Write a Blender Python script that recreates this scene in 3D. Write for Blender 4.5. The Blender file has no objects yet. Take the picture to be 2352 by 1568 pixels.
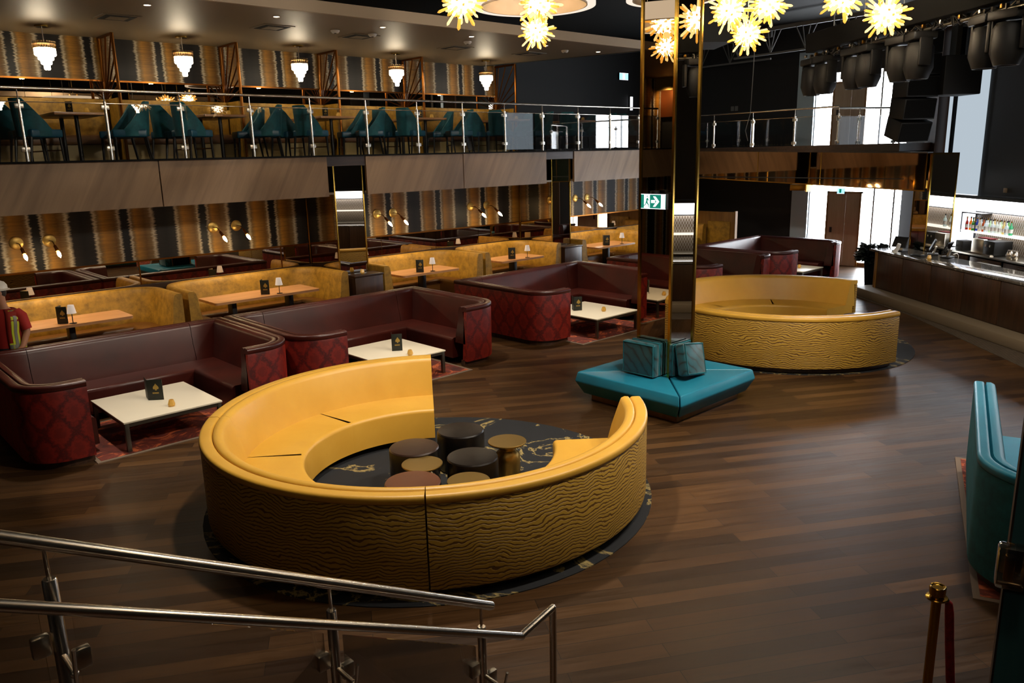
import bpy, bmesh, math, random
from math import pi, sin, cos, radians, atan2, sqrt, hypot
from mathutils import Vector, Matrix
random.seed(7)
S = bpy.context.scene
COL = S.collection

# ------------------------------------------------------------------ camera
CAMZ = 3.4
def cam_axes(pitch, roll, yaw):
    f = Vector((-sin(yaw)*cos(pitch), cos(yaw)*cos(pitch), -sin(pitch)))
    r = Vector((cos(yaw), sin(yaw), 0))
    d = f.cross(r)
    return cos(roll)*r + sin(roll)*d, -sin(roll)*r + cos(roll)*d, f
_r, _d, _f = cam_axes(.2325308, .0242515, -.7461566)
cam = bpy.data.objects.new('camera', bpy.data.cameras.new('camera'))
COL.objects.link(cam)
M = Matrix((_r, -_d, -_f)).transposed().to_4x4()
M.translation = (0, 0, CAMZ)
cam.matrix_world = M
cam.data.sensor_width = 36
cam.data.lens = 1817.57/2352*36
cam.data.clip_start = .05
S.camera = cam
S.view_settings.view_transform = 'Standard'
S.view_settings.look = 'None'
S.view_settings.exposure = 1.5
S.view_settings.gamma = 1
S.view_settings.use_curve_mapping = False
C = S.cycles
C.use_denoising = True
C.max_bounces = 9
C.diffuse_bounces = 4
C.glossy_bounces = 5
C.transmission_bounces = 6
C.transparent_max_bounces = 14
C.caustics_reflective = False
C.caustics_refractive = False
C.sample_clamp_indirect = 4
C.blur_glossy = 1.0

# ------------------------------------------------------------------ world
w = bpy.data.worlds.new('world'); S.world = w; w.use_nodes = True
w.node_tree.nodes['Background'].inputs[0].default_value = (1, .86, .7, 1)
w.node_tree.nodes['Background'].inputs[1].default_value = .02

# ------------------------------------------------------------------ room lamps and added fill lights
WARM = (1, .76, .48); AMB = (1, .58, .25); NEUT = (1, .89, .74); COOL = (.84, .93, 1)
def aim(o, to):
    v = Vector(to) - o.location
    o.rotation_euler = v.to_track_quat('-Z', 'Y').to_euler()
def area(name, loc, to, e, sx, sy, col):
    l = bpy.data.lights.new(name, 'AREA'); l.energy = e; l.color = col
    l.shape = 'RECTANGLE'; l.size = sx; l.size_y = sy
    o = bpy.data.objects.new(name, l); COL.objects.link(o); o.location = loc; aim(o, to); return o
def spot(name, loc, to, e, ang, col, blend=.6, size=.05):
    l = bpy.data.lights.new(name, 'SPOT'); l.energy = e; l.color = col
    l.spot_size = radians(ang); l.spot_blend = blend; l.shadow_soft_size = size
    o = bpy.data.objects.new(name, l); COL.objects.link(o); o.location = loc; aim(o, to); return o
def point(name, loc, e, col, size=.05):
    l = bpy.data.lights.new(name, 'POINT'); l.energy = e; l.color = col; l.shadow_soft_size = size
    o = bpy.data.objects.new(name, l); COL.objects.link(o); o.location = loc; return o
# ------------------------------------------------------------------ materials
def lin(h):
    h = h.lstrip('#'); out = []
    for i in (0, 2, 4):
        c = int(h[i:i+2], 16)/255
        out.append(c/12.92 if c <= .04045 else ((c+.055)/1.055)**2.4)
    return (*out, 1)
class NT:
    def __init__(s, name):
        s.m = bpy.data.materials.new(name); s.m.use_nodes = True
        s.t = s.m.node_tree; s.b = s.t.nodes['Principled BSDF']; s.out = s.t.nodes['Material Output']
    def n(s, typ, **kw):
        x = s.t.nodes.new(typ)
        for k, v in kw.items():
            if k.startswith('i_'):
                key = k[2:]
                x.inputs[int(key) if key.isdigit() else key.replace('_', ' ')].default_value = v
            else: setattr(x, k, v)
        return x
    def l(s, a, b, ao=0, bi=0):
        s.t.links.new(a.outputs[ao], b.inputs[bi]); return b
    def ramp(s, stops, interp='LINEAR'):
        r = s.n('ShaderNodeValToRGB'); r.color_ramp.interpolation = interp
        e = r.color_ramp.elements
        while len(e) < len(stops): e.new(.5)
        for k, (p, c) in enumerate(stops):
            e[k].position = p; e[k].color = lin(c) if isinstance(c, str) else (c, c, c, 1)
        return r
    def coord(s, which='Object', scale=(1, 1, 1), rot=(0, 0, 0), loc=(0, 0, 0)):
        c = s.n('ShaderNodeTexCoord'); r = s.n('ShaderNodeMapping'); m = s.n('ShaderNodeMapping')
        r.inputs['Rotation'].default_value = rot; m.inputs['Scale'].default_value = scale; m.inputs['Location'].default_value = loc
        s.l(c, r, which, 0); s.l(r, m); return m
    def noise(s, vec, scale, detail=4, rough=.55, dist=0):
        x = s.n('ShaderNodeTexNoise'); x.inputs['Scale'].default_value = scale
        x.inputs['Detail'].default_value = detail; x.inputs['Roughness'].default_value = rough
        x.inputs['Distortion'].default_value = dist
        if vec: s.l(vec, x)
        return x
    def math(s, op, a=None, b=None, av=0, bv=0):
        x = s.n('ShaderNodeMath', operation=op)
        x.inputs[0].default_value = av; x.inputs[1].default_value = bv
        if a: s.t.links.new(a, x.inputs[0])
        if b: s.t.links.new(b, x.inputs[1])
        return x.outputs[0]
    def mix(s, fac, a, b, mode='MIX'):
        x = s.n('ShaderNodeMix', data_type='RGBA', blend_type=mode)
        for sock, v in ((x.inputs[0], fac), (x.inputs[6], a), (x.inputs[7], b)):
            if hasattr(v, 'is_output') or isinstance(v, bpy.types.NodeSocket): s.t.links.new(v, sock)
            else: sock.default_value = v
        return x.outputs[2]
    def bump(s, h, strength=.2, dist=.01):
        b = s.n('ShaderNodeBump'); b.inputs['Strength'].default_value = strength; b.inputs['Distance'].default_value = dist
        s.t.links.new(h, b.inputs['Height']); s.l(b, s.b, 0, 'Normal')
    def col(s, sock): s.t.links.new(sock, s.b.inputs['Base Color'])
    def rgh(s, sock): s.t.links.new(sock, s.b.inputs['Roughness'])
def pm(name, c, rough=.5, metal=0, emit=None, es=0, spec=.5, coat=0, sheen=0):
    n = NT(name); b = n.b
    b.inputs['Base Color'].default_value = lin(c); b.inputs['Roughness'].default_value = rough; b.inputs['Metallic'].default_value = metal
    b.inputs['Specular IOR Level'].default_value = spec; b.inputs['Coat Weight'].default_value = coat; b.inputs['Coat Roughness'].default_value = .1
    b.inputs['Sheen Weight'].default_value = sheen
    if emit: b.inputs['Emission Color'].default_value = lin(emit); b.inputs['Emission Strength'].default_value = es
    return n.m
def leather(name, c, c2, rough=.38, scale=60, sheen=0):
    n = NT(name); v = n.coord()
    big = n.noise(v, 2.2, 3); r = n.ramp([(.3, c2), (.7, c)]); n.l(big, r); n.l(r, n.b, 0, 'Base Color')
    vor = n.n('ShaderNodeTexVoronoi'); vor.inputs['Scale'].default_value = scale*3; n.l(v, vor)
    sm = n.noise(v, 7, 3)
    n.bump(n.math('ADD', n.math('MULTIPLY', vor.outputs[0], None, bv=.25), n.math('MULTIPLY', sm.outputs[0], None, bv=.8)), .12, .01)
    n.b.inputs['Roughness'].default_value = rough
    return n.m
def velvet(name, c, c2, scale=9, rough=.7, sheen=.35):
    n = NT(name); v = n.coord()
    a = n.noise(v, scale, 5, .7); r = n.ramp([(.32, c2), (.62, c)]); n.l(a, r); n.l(r, n.b, 0, 'Base Color')
    f = n.noise(v, 160, 2); n.bump(f.outputs[0], .12, .004)
    n.b.inputs['Roughness'].default_value = rough; n.b.inputs['Sheen Weight'].default_value = sheen; n.b.inputs['Sheen Roughness'].default_value = .4
    n.b.inputs['Sheen Tint'].default_value = lin(c)
    return n.m
def wood(name, c, c2, axis=0, scale=3, rough=.4, rot=(0, 0, 0), coat=0):
    n = NT(name); sc = [scale*6]*3; sc[axis] = scale*.45
    v = n.coord(scale=sc, rot=rot)
    a = n.noise(v, 1.0, 6, .6, .5); r = n.ramp([(.3, c2), (.7, c)]); n.l(a, r); n.l(r, n.b, 0, 'Base Color')
    n.b.inputs['Roughness'].default_value = rough; n.b.inputs['Coat Weight'].default_value = coat
    n.bump(a.outputs[0], .05, .005)
    return n.m
def emis(name, c, s):
    n = NT(name); e = n.n('ShaderNodeEmission'); e.inputs[0].default_value = lin(c); e.inputs[1].default_value = s
    n.l(e, n.out); return n.m
def glassm(name, tint='ffffff', refl=.08, rough=0.0, opac=0):
    n = NT(name); t = n.n('ShaderNodeBsdfTransparent'); t.inputs[0].default_value = lin(tint)
    g = n.n('ShaderNodeBsdfGlossy'); g.inputs['Roughness'].default_value = rough
    fr = n.n('ShaderNodeFresnel'); fr.inputs[0].default_value = 1.5
    k = n.math('ADD', n.math('MULTIPLY', fr.outputs[0], None, bv=.8), None, bv=refl*.3)
    mx = n.n('ShaderNodeMixShader'); n.t.links.new(k, mx.inputs[0]); n.l(t, mx, 0, 1); n.l(g, mx, 0, 2); n.l(mx, n.out)
    return n.m

def floor_mat():
    n = NT('dark oak planks'); rot = radians(31)
    v = n.coord(rot=(0, 0, rot))
    br = n.n('ShaderNodeTexBrick', offset=.37, offset_frequency=2)
    for k, x in (('Scale', 1), ('Mortar Size', .0022), ('Mortar Smooth', .1), ('Bias', 0), ('Brick Width', 2.0), ('Row Height', .155)): br.inputs[k].default_value = x
    br.inputs['Color1'].default_value = (0, 0, 0, 1); br.inputs['Color2'].default_value = (1, 1, 1, 1); br.inputs['Mortar'].default_value = (.12, .12, .12, 1)
    n.l(v, br)
    base = n.ramp([(0, '301e0e'), (.35, '3c2814'), (.65, '472f18'), (1, '563b20')]); n.l(br, base)
    v2 = n.coord(rot=(0, 0, rot), scale=(1.1, 16, 1)); g = n.noise(v2, 1.6, 7, .65, .8)
    gr = n.ramp([(.3, .7), (.7, 1.15)]); n.l(g, gr)
    v3 = n.coord(rot=(0, 0, rot), scale=(.6, 2.2, 1)); g3 = n.noise(v3, 1.2, 3); gr3 = n.ramp([(.3, .8), (.7, 1.1)]); n.l(g3, gr3)
    c = n.mix(1.0, base.outputs[0], gr.outputs[0], 'MULTIPLY'); c = n.mix(1.0, c, gr3.outputs[0], 'MULTIPLY')
    c = n.mix(br.outputs['Fac'], c, (.006, .004, .003, 1)); n.col(c)
    rr = n.ramp([(.3, .30), (.7, .46)]); n.l(g, rr); n.rgh(rr.outputs[0])
    n.bump(n.math('SUBTRACT', g.outputs[0], br.outputs['Fac']), .08, .003)
    n.b.inputs['Specular IOR Level'].default_value = .35
    return n.m
def wallpaper_mat(name, per, ph, wide):
    n = NT(name); tc = n.n('ShaderNodeTexCoord'); sp = n.n('ShaderNodeSeparateXYZ'); n.l(tc, sp, 'Object')
    v = n.coord(scale=(3, 3, 48)); ns = n.noise(v, 1.0, 4, .7)
    v2 = n.coord(scale=(14, 14, 70)); ns2 = n.noise(v2, 1.0, 2, .6)
    d = n.math('ADD', n.math('MULTIPLY', n.math('SUBTRACT', ns.outputs[0], None, bv=.5), None, bv=.15), n.math('MULTIPLY', n.math('SUBTRACT', ns2.outputs[0], None, bv=.5), None, bv=.06))
    x = n.math('ADD', sp.outputs[0], d)
    p = n.math('FRACT', n.math('ADD', n.math('DIVIDE', x, None, bv=per), None, bv=ph))
    D, W, G, G2 = '0c0908', 'a89a84', '8f6422', '5c3e14'
    r = n.ramp([(0, D), (wide-.03, '1c1714'), (wide, W), (wide+.035, '6b5533'), (wide+.09, G), (.38, G2), (.41, '6a5534'), (.435, W), (.46, D), (.54, D),
                (.565, W), (.59, '6a5534'), (.63, G), (1-wide-.11, G2), (1-wide-.045, '6b5533'), (1-wide-.01, W), (1-wide+.03, '1c1714'), (1, D)])
    n.t.links.new(p, r.inputs[0])
    hs = n.coord(scale=(1.5, 1.5, 50)); hn = n.noise(hs, 1, 3); hr = n.ramp([(.3, .72), (.7, 1.15)]); n.l(hn, hr)
    n.col(n.mix(1.0, r.outputs[0], hr.outputs[0], 'MULTIPLY'))
    n.b.inputs['Roughness'].default_value = .55; n.b.inputs['Specular IOR Level'].default_value = .25
    return n.m
def zebra_mat(name, base, line, blend=1.0):
    n = NT(name); tc = n.n('ShaderNodeTexCoord'); mp = n.n('ShaderNodeMapping'); n.l(tc, mp, 'UV')
    n1 = n.noise(mp, 2.0, 1.5, .45); n2 = n.noise(mp, 7.0, 2, .5); n3 = n.noise(mp, 20, 1, .5)
    sp = n.n('ShaderNodeSeparateXYZ'); n.l(mp, sp)
    h = n.math('MULTIPLY', sp.outputs[1], None, bv=31)
    h = n.math('ADD', h, n.math('MULTIPLY', n1.outputs[0], None, bv=8)); h = n.math('ADD', h, n.math('MULTIPLY', n2.outputs[0], None, bv=2.6)); h = n.math('ADD', h, n.math('MULTIPLY', n3.outputs[0], None, bv=.4))
    tri = n.math('PINGPONG', h, None, bv=.5)
    r = n.ramp([(.26, 1.0), (.42, 0.0)]); n.t.links.new(n.math('MULTIPLY', tri, None, bv=2), r.inputs[0])
    n.col(n.mix(r.outputs[0], lin(base), lin(line)))
    inv = n.math('SUBTRACT', None, r.outputs[0], av=1.0)
    n.bump(inv, .6, .006); n.b.inputs['Roughness'].default_value = .5; n.b.inputs['Sheen Weight'].default_value = .15
    n.b.inputs['Sheen Tint'].default_value = lin(base)
    return n.m
def damask_mat():
    n = NT('red damask velvet'); tc = n.n('ShaderNodeTexCoord'); mp = n.n('ShaderNodeMapping'); n.l(tc, mp, 'UV')
    nz = n.noise(mp, 22, 3, .6); sp = n.n('ShaderNodeSeparateXYZ'); n.l(mp, sp)
    k = n.math('MULTIPLY', n.math('SUBTRACT', nz.outputs[0], None, bv=.5), None, bv=1.5)
    a = n.math('COSINE', n.math('MULTIPLY', sp.outputs[0], None, bv=2*pi/.34)); b = n.math('COSINE', n.math('MULTIPLY', sp.outputs[1], None, bv=2*pi/.46))
    s_ = n.math('ABSOLUTE', n.math('ADD', n.math('MULTIPLY', n.math('ADD', a, b), None, bv=.5), k))
    r = n.ramp([(.04, '420706'), (.2, '5e0c08'), (.5, '7a1a0e'), (.85, '65120a')]); n.t.links.new(s_, r.inputs[0]); n.l(r, n.b, 0, 'Base Color')
    n.b.inputs['Roughness'].default_value = .55; n.b.inputs['Sheen Weight'].default_value = .3; n.b.inputs['Sheen Tint'].default_value = lin('ff4020')
    return n.m
def rug_mat(name, c1, c2, c3):
    n = NT(name); v = n.coord(); a = n.noise(v, 2.2, 6, .65, 2.2); r = n.ramp([(.36, c1), (.52, c2), (.6, c3), (.66, c2), (.8, c1)]); n.l(a, r); n.l(r, n.b, 0, 'Base Color')
    n.b.inputs['Roughness'].default_value = .8; return n.m
def marble_mat(name, c1, c2, c3, scale=2.0, rough=.12):
    n = NT(name); v = n.coord(); a = n.noise(v, scale, 7, .62, 1.6); r = n.ramp([(.35, c1), (.535, c2), (.56, c3), (.585, c2), (.75, c1)]); n.l(a, r); n.l(r, n.b, 0, 'Base Color')
    n.b.inputs['Roughness'].default_value = rough; return n.m
def tile_mat(name, c1, c2, mort, wdt, hgt, rough=.4, rot=0, which='Object'):
    n = NT(name); v = n.coord(which, rot=(0, 0, rot)); br = n.n('ShaderNodeTexBrick')
    for k, x in (('Scale', 1), ('Mortar Size', .004), ('Brick Width', wdt), ('Row Height', hgt)): br.inputs[k].default_value = x
    br.inputs['Color1'].default_value = lin(c1); br.inputs['Color2'].default_value = lin(c2); br.inputs['Mortar'].default_value = lin(mort)
    n.l(v, br); n.l(br, n.b, 0, 'Base Color'); n.b.inputs['Roughness'].default_value = rough
    return n.m
def diamond_mat():
    n = NT('diamond wall tile'); tc = n.n('ShaderNodeTexCoord'); sp = n.n('ShaderNodeSeparateXYZ'); n.l(tc, sp, 'UV')
    a = n.math('COSINE', n.math('MULTIPLY', n.math('ADD', n.math('MULTIPLY', sp.outputs[0], None, bv=2.0), sp.outputs[1]), None, bv=2*pi/.13))
    b = n.math('COSINE', n.math('MULTIPLY', n.math('SUBTRACT', n.math('MULTIPLY', sp.outputs[0], None, bv=2.0), sp.outputs[1]), None, bv=2*pi/.13))
    r = n.ramp([(.0, '8a7a6a'), (.25, '5a4c40'), (.7, '6e6055'), (1, 'd0c8bd')]); n.t.links.new(n.math('MAXIMUM', a, b), r.inputs[0]); n.l(r, n.b, 0, 'Base Color')
    n.b.inputs['Roughness'].default_value = .25; return n.m
def damask_teal():
    n = NT('teal patterned satin'); v = n.coord(); a = n.n('ShaderNodeTexWave', wave_type='BANDS', bands_direction='DIAGONAL')
    a.inputs['Scale'].default_value = 3.6; a.inputs['Distortion'].default_value = 5; a.inputs['Detail'].default_value = 3; n.l(v, a)
    r = n.ramp([(.05, '04262b'), (.16, '0b434b'), (.9, '0e4d57')]); n.l(a, r); n.l(r, n.b, 0, 'Base Color')
    n.b.inputs['Roughness'].default_value = .38; n.b.inputs['Sheen Weight'].default_value = .3; return n.m

MT = {}
MT['floor'] = floor_mat()
MT['wp_low'] = wallpaper_mat('ikat wallpaper lower', 1.427, -3.98/1.427+10, .15)
MT['wp_up'] = wallpaper_mat('ikat wallpaper upper', 1.305, -(3.69-.652)/1.305+10, .17)
MT['ylea'] = leather('mustard leather', 'c99a3a', 'bf8f30', .42)
MT['zebra'] = zebra_mat('mustard carved zebra fabric', 'a9842f', '5f3f10')
MT['burg'] = leather('burgundy leather', '45160e', '33100b', .34)
MT['damask'] = damask_mat()
MT['teal_l'] = leather('teal leather', '1f7a94', '1a6e88', .36)
MT['teal_v'] = velvet('teal velvet', '10606a', '0a454d', 6)
MT['teal_s'] = damask_teal()
MT['teal_seat'] = pm('blue seat vinyl', '145068', .4)
MT['gold_v'] = velvet('gold crushed velvet', 'a87d22', '785812', 7, .6, .2)
MT['seat_br'] = leather('tan brown leather', '6d4515', '5a370f', .4)
MT['tabwood'] = wood('table top wood', 'c8966a', '9c6c42', 0, 2.2, .28)
MT['white_top'] = pm('white laminate', 'e6dcc6', .3)
MT['black_m'] = pm('black metal', '0c0b0a', .4, .3)
MT['black_p'] = pm('black plastic', '0b0b0c', .55)
MT['black_d'] = pm('matte black paint', '080808', .9, spec=.2)
MT['steel'] = pm('polished steel', 'e2dace', .24, 1)
MT['brushed'] = pm('brushed steel', 'c4bfb4', .3, 1)
MT['legsteel'] = pm('dark steel', '6a655c', .35, .9)
MT['brass'] = pm('polished brass', 'b8923e', .2, 1)
MT['brass_d'] = pm('antique brass', '8a6428', .32, 1)
MT['copper'] = pm('bronze rods', '7a4a1c', .3, 1)
MT['goldtop'] = pm('satin gold', 'a8894a', .34, .9)
MT['mirror'] = pm('mirror glass', 'c9c4bb', .0, 1)
MT['mirror_d'] = pm('smoked mirror', 'c2b49f', .01, 1)
MT['bronze_m'] = pm('bronze mirror', 'ab8d6c', .03, 1)
MT['fascia'] = wood('greige oak veneer', '937657', '735940', 0, .8, .5, rot=(0, radians(62), 0))
MT['walnut'] = wood('walnut veneer', '4b3120', '2f1d12', 2, 2.4, .35)
MT['walnut_h'] = wood('walnut ledge', '3d281a', '24160d', 0, 2.4, .35)
MT['oak_end'] = wood('golden oak', '8e6630', '6e4a1e', 2, 2, .35)
MT['soffit'] = pm('taupe ceiling paint', '75654e', .5)
MT['soffit_e'] = pm('pale taupe trim paint', 'a08c74', .6)
MT['charcoal'] = pm('charcoal ceiling paint', '2b2b2a', .85)
MT['greyceil'] = pm('grey acoustic tile', '565653', .9)
MT['gridline'] = pm('pale ceiling grid', '8a8a86', .7)
MT['blackwall'] = pm('black wall paint', '121315', .7)
MT['bluewall'] = pm('pale blue wall paint', 'a9c0cf', .6)
MT['white'] = pm('white plastic', 'e8e6e0', .4)
MT['joist'] = pm('grey painted steel', '6d6e6e', .6)
MT['glass'] = glassm('clear rail glass')
MT['crystal'] = glassm('clear crystal', 'fff4e0', .5)
MT['acryl'] = glassm('acrylic', 'e8e4dc', 1.2)
MT['win'] = emis('daylight glass', 'f2f8ff', 9)
MT['blind'] = emis('daylit roller blind', 'c4d2dd', .30)
MT['striplight'] = emis('led light strip', 'f6f8ff', 4)
MT['shelf_l'] = emis('lit glass shelf', 'fff8ee', .7)
MT['panel_l'] = emis('lit lattice panel', 'eef3ff', .6)
MT['bulb'] = emis('warm bulb', 'ffe2b0', 45)
MT['downl'] = emis('downlight lens', 'ffeccc', 9)
MT['burst'] = emis('glowing crystal core', 'ffdfae', 230)
MT['rodglow'] = emis('lit amber crystal', 'ffcf85', .8)
MT['rodwhite'] = emis('white hot crystal', 'fff0d6', 5)
MT['roddim'] = pm('amber crystal tip', 'c98e3c', .15, .2, 'e0a040', .5)
MT['chandglow'] = emis('lit crystal tier', 'ffeccb', 10)
MT['ringglow'] = emis('lit fabric drum', 'ffeedb', .36)
MT['candle'] = pm('amber votive glass', 'c0964a', .3, 0, 'e8a83a', .06)
MT['shade'] = pm('grey white lamp shade', 'b9b2b4', .7, 0, 'ffe8d0', .12)
MT['menu'] = pm('dark green card', '171c14', .5)
MT['menu_in'] = pm('cream card', 'd8c8a6', .6)
MT['emblem'] = pm('gold foil', 'b89a4c', .4, .4)
MT['rug_red'] = rug_mat('rust abstract rug', '3a110a', '6a2412', 'c06030')
MT['rug_edge'] = pm('rug binding strip', '6b5a4a', .7)
MT['rug_blk'] = marble_mat('black rug with gold veins', '08090d', '0f1116', '97834e', 1.1, .85)
MT['barstone'] = marble_mat('veined grey marble', '7d766c', '5d574f', 'b5aea2', 2.2, .1)
MT['concrete'] = pm('taupe stone', '7c6d58', .5)
MT['mosaic'] = tile_mat('mosaic floor tile', '4a4036', '5c5145', '2a241f', .1, .05, .4, radians(-31))
MT['diamond'] = diamond_mat()
MT['exitgreen'] = pm('exit sign green', '0a5a4c', .5, 0, '0d7a66', .35)
MT['exitwhite'] = emis('exit sign white', 'f0f4ff', 1.1)
MT['exitblue'] = emis('exit sign glow', '6ab8d8', 1.4)
MT['doorbronze'] = wood('bronze door', 'a3907a', '937f68', 2, 2, .3)
MT['tealdoor'] = wood('teal door leaf', '28525c', '1f4650', 2, 3, .55)
MT['darkedge'] = pm('dark brown edge band', '20120b', .5)
MT['rope'] = velvet('red velvet rope', '8e0a14', '5e040a', 20)
MT['skin'] = pm('skin', 'b07a5c', .5)
MT['hair'] = pm('dark brown hair', '2a1a10', .7)
MT['redshirt'] = pm('red t-shirt', '9a1a10', .8)
MT['vest'] = pm('orange red mesh vest', '8c1f10', .8)
MT['yellow'] = pm('yellow safety tape', 'c4cc30', .6)
MT['silver'] = pm('grey reflective tape', '7e7c72', .4)
MT['hat'] = pm('white hard hat', 'dad2c4', .35)
MT['denim'] = pm('dark trousers', '1b1d22', .8)
MT['plantd'] = pm('dark green leaves', '0d1712', .6)
MT['cream'] = pm('cream painted skirting', 'a8935e', .5)
MT['paper'] = pm('white paper', 'e8e6e0', .6)
MT['coppertile'] = pm('copper tile', '9a5a30', .3, .8)
MT['screen'] = pm('dark screen', '08090b', .15)

# ------------------------------------------------------------------ mesh tools
class MB:
    def __init__(s): s.bm = bmesh.new(); s.uv = s.bm.loops.layers.uv.new('UVMap')
    def quad(s, vs, uvs=None):
        try: f = s.bm.faces.new(vs)
        except ValueError: return
        if uvs:
            for l, u in zip(f.loops, uvs): l[s.uv].uv = u
        return f
    def box(s, x0, x1, y0, y1, z0, z1, bev=0, seg=2, m=None):
        x0, x1 = min(x0, x1), max(x0, x1); y0, y1 = min(y0, y1), max(y0, y1); z0, z1 = min(z0, z1), max(z0, z1)
        v = [s.bm.verts.new((x, y, z)) for z in (z0, z1) for x, y in ((x0, y0), (x1, y0), (x1, y1), (x0, y1))]
        fs = []
        dims = (x1-x0, y1-y0, z1-z0)
        for idx, au, av in (((0, 3, 2, 1), 0, 1), ((4, 5, 6, 7), 0, 1), ((0, 1, 5, 4), 0, 2), ((1, 2, 6, 5), 1, 2), ((2, 3, 7, 6), 0, 2), ((3, 0, 4, 7), 1, 2)):
            f = s.bm.faces.new([v[i] for i in idx]); fs.append(f)
            for l in f.loops: l[s.uv].uv = (l.vert.co[au], l.vert.co[av])
        vs = v
        if bev:
            es = list({e for f in fs for e in f.edges})
            r = bmesh.ops.bevel(s.bm, geom=es, offset=bev, segments=seg, profile=.5, affect='EDGES')
            vs = list({x for f in r['faces'] for x in f.verts} | {x for x in v if x.is_valid})
        if m is not None: bmesh.ops.transform(s.bm, matrix=m, verts=[x for x in vs if x.is_valid])
        return s
    def ring(s, c, ax, r, n, ph=0):
        ax = Vector(ax).normalized(); a = ax.orthogonal().normalized(); b = ax.cross(a)
        return [s.bm.verts.new(Vector(c) + r*(cos(2*pi*k/n+ph)*a + sin(2*pi*k/n+ph)*b)) for k in range(n)]
    def tube(s, pts, r, n=12, cap=True):
        pts = [Vector(p) for p in pts]; rs = r if isinstance(r, (list, tuple)) else [r]*len(pts)
        prev = None; first = None; a = None
        for i, p in enumerate(pts):
            t = (pts[min(i+1, len(pts)-1)] - pts[max(i-1, 0)]).normalized()
            if a is None: a = t.orthogonal().normalized()
            else: a = (a - t*a.dot(t)).normalized()
            b = t.cross(a); k = 1.0
            if 0 < i < len(pts)-1:
                ca = (p-pts[i-1]).normalized().dot((pts[i+1]-p).normalized()); k = 1/max(.5, sqrt((1+ca)/2))
            rg = [s.bm.verts.new(p + rs[i]*k*(cos(2*pi*j/n)*a + sin(2*pi*j/n)*b)) for j in range(n)]
            if prev:
                for j in range(n): s.quad((prev[j], prev[(j+1) % n], rg[(j+1) % n], rg[j]))
            else: first = rg
            prev = rg
        if cap:
            s.bm.faces.new(list(reversed(first))); s.bm.faces.new(prev)
        return s
    def lathe(s, prof, c=(0, 0, 0), n=24, cap=True):
        prev = None
        for r, z in prof:
            rg = [s.bm.verts.new((c[0]+max(r, .0005)*cos(2*pi*j/n), c[1]+max(r, .0005)*sin(2*pi*j/n), c[2]+z)) for j in range(n)]
            if prev:
                for j in range(n): s.quad((prev[j], prev[(j+1) % n], rg[(j+1) % n], rg[j]))
            elif cap: s.bm.faces.new(list(reversed(rg)))
            prev = rg
        if cap: s.bm.faces.new(prev)
        return s
    def prism(s, poly, z0, z1, m=None):
        a = sum(poly[i][0]*poly[(i+1) % len(poly)][1]-poly[(i+1) % len(poly)][0]*poly[i][1] for i in range(len(poly)))
        if a < 0: poly = list(reversed(poly))
        lo = [s.bm.verts.new((x, y, z0)) for x, y in poly]; hi = [s.bm.verts.new((x, y, z1)) for x, y in poly]
        s.bm.faces.new(list(reversed(lo))); s.bm.faces.new(hi); n = len(poly); u = 0
        for i in range(n):
            d = hypot(poly[(i+1) % n][0]-poly[i][0], poly[(i+1) % n][1]-poly[i][1])
            s.quad((lo[i], lo[(i+1) % n], hi[(i+1) % n], hi[i]), ((u, z0), (u+d, z0), (u+d, z1), (u, z1))); u += d
        if m is not None: bmesh.ops.transform(s.bm, matrix=m, verts=lo+hi)
        return s
    def sphere(s, c, r, sx=1, sy=1, sz=1, n=16, m=8):
        mt = Matrix.Translation(c) @ Matrix.Diagonal((sx*r, sy*r, sz*r, 1))
        bmesh.ops.create_uvsphere(s.bm, u_segments=n, v_segments=m, radius=1, matrix=mt); return s
    def sweep(s, path, prof, i0=0, i1=None, caps=True):
        # path: plan points; prof: closed outline of (offset to the left of travel, height)
        n = len(path); i1 = n-1 if i1 is None else i1
        L = [0]
        for i in range(1, n): L.append(L[-1] + hypot(path[i][0]-path[i-1][0], path[i][1]-path[i-1][1]))
        V = [0]
        for i in range(len(prof)): q = prof[(i+1) % len(prof)]; V.append(V[-1] + hypot(q[0]-prof[i][0], q[1]-prof[i][1]))
        prev = None; first = None; k = len(prof)
        for i in range(i0, i1+1):
            p = Vector(path[i][:2]); ta = tb = None
            if i > 0: ta = (p-Vector(path[i-1][:2])).normalized()
            if i < n-1: tb = (Vector(path[i+1][:2])-p).normalized()
            ta = ta or tb; tb = tb or ta
            na = Vector((-ta.y, ta.x)); nb = Vector((-tb.y, tb.x)); nn = (na+nb)
            nn = nn.normalized() if nn.length > 1e-6 else na
            nn = nn/max(.35, nn.dot(na))
            rg = [s.bm.verts.new((p.x+nn.x*d, p.y+nn.y*d, z)) for d, z in prof]
            if prev:
                for j in range(k):
                    s.quad((prev[j], prev[(j+1) % k], rg[(j+1) % k], rg[j]), ((L[i-1], V[j]), (L[i-1], V[j+1]), (L[i], V[j+1]), (L[i], V[j])))
            else: first = rg
            prev = rg
        if caps:
            for rg in (list(reversed(first)), prev):
                f = s.bm.faces.new(rg)
                for l, q in zip(f.loops, (list(reversed(prof)) if rg is not prev else prof)): l[s.uv].uv = q
        return s
    def build(s, name, mat, parent=None, smooth=True, ang=38, props=None):
        bmesh.ops.recalc_face_normals(s.bm, faces=s.bm.faces[:])
        me = bpy.data.meshes.new(name); s.bm.to_mesh(me); s.bm.free()
        mats = mat if isinstance(mat, (list, tuple)) else [mat]
        for m in mats: me.materials.append(m)
        if smooth:
            me.polygons.foreach_set('use_smooth', [True]*len(me.polygons))
            me.set_sharp_from_angle(angle=radians(ang))
        o = bpy.data.objects.new(name, me); COL.objects.link(o)
        if parent: o.parent = parent
        if props:
            for kk, vv in props.items(): o[kk] = vv
        return o
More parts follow.
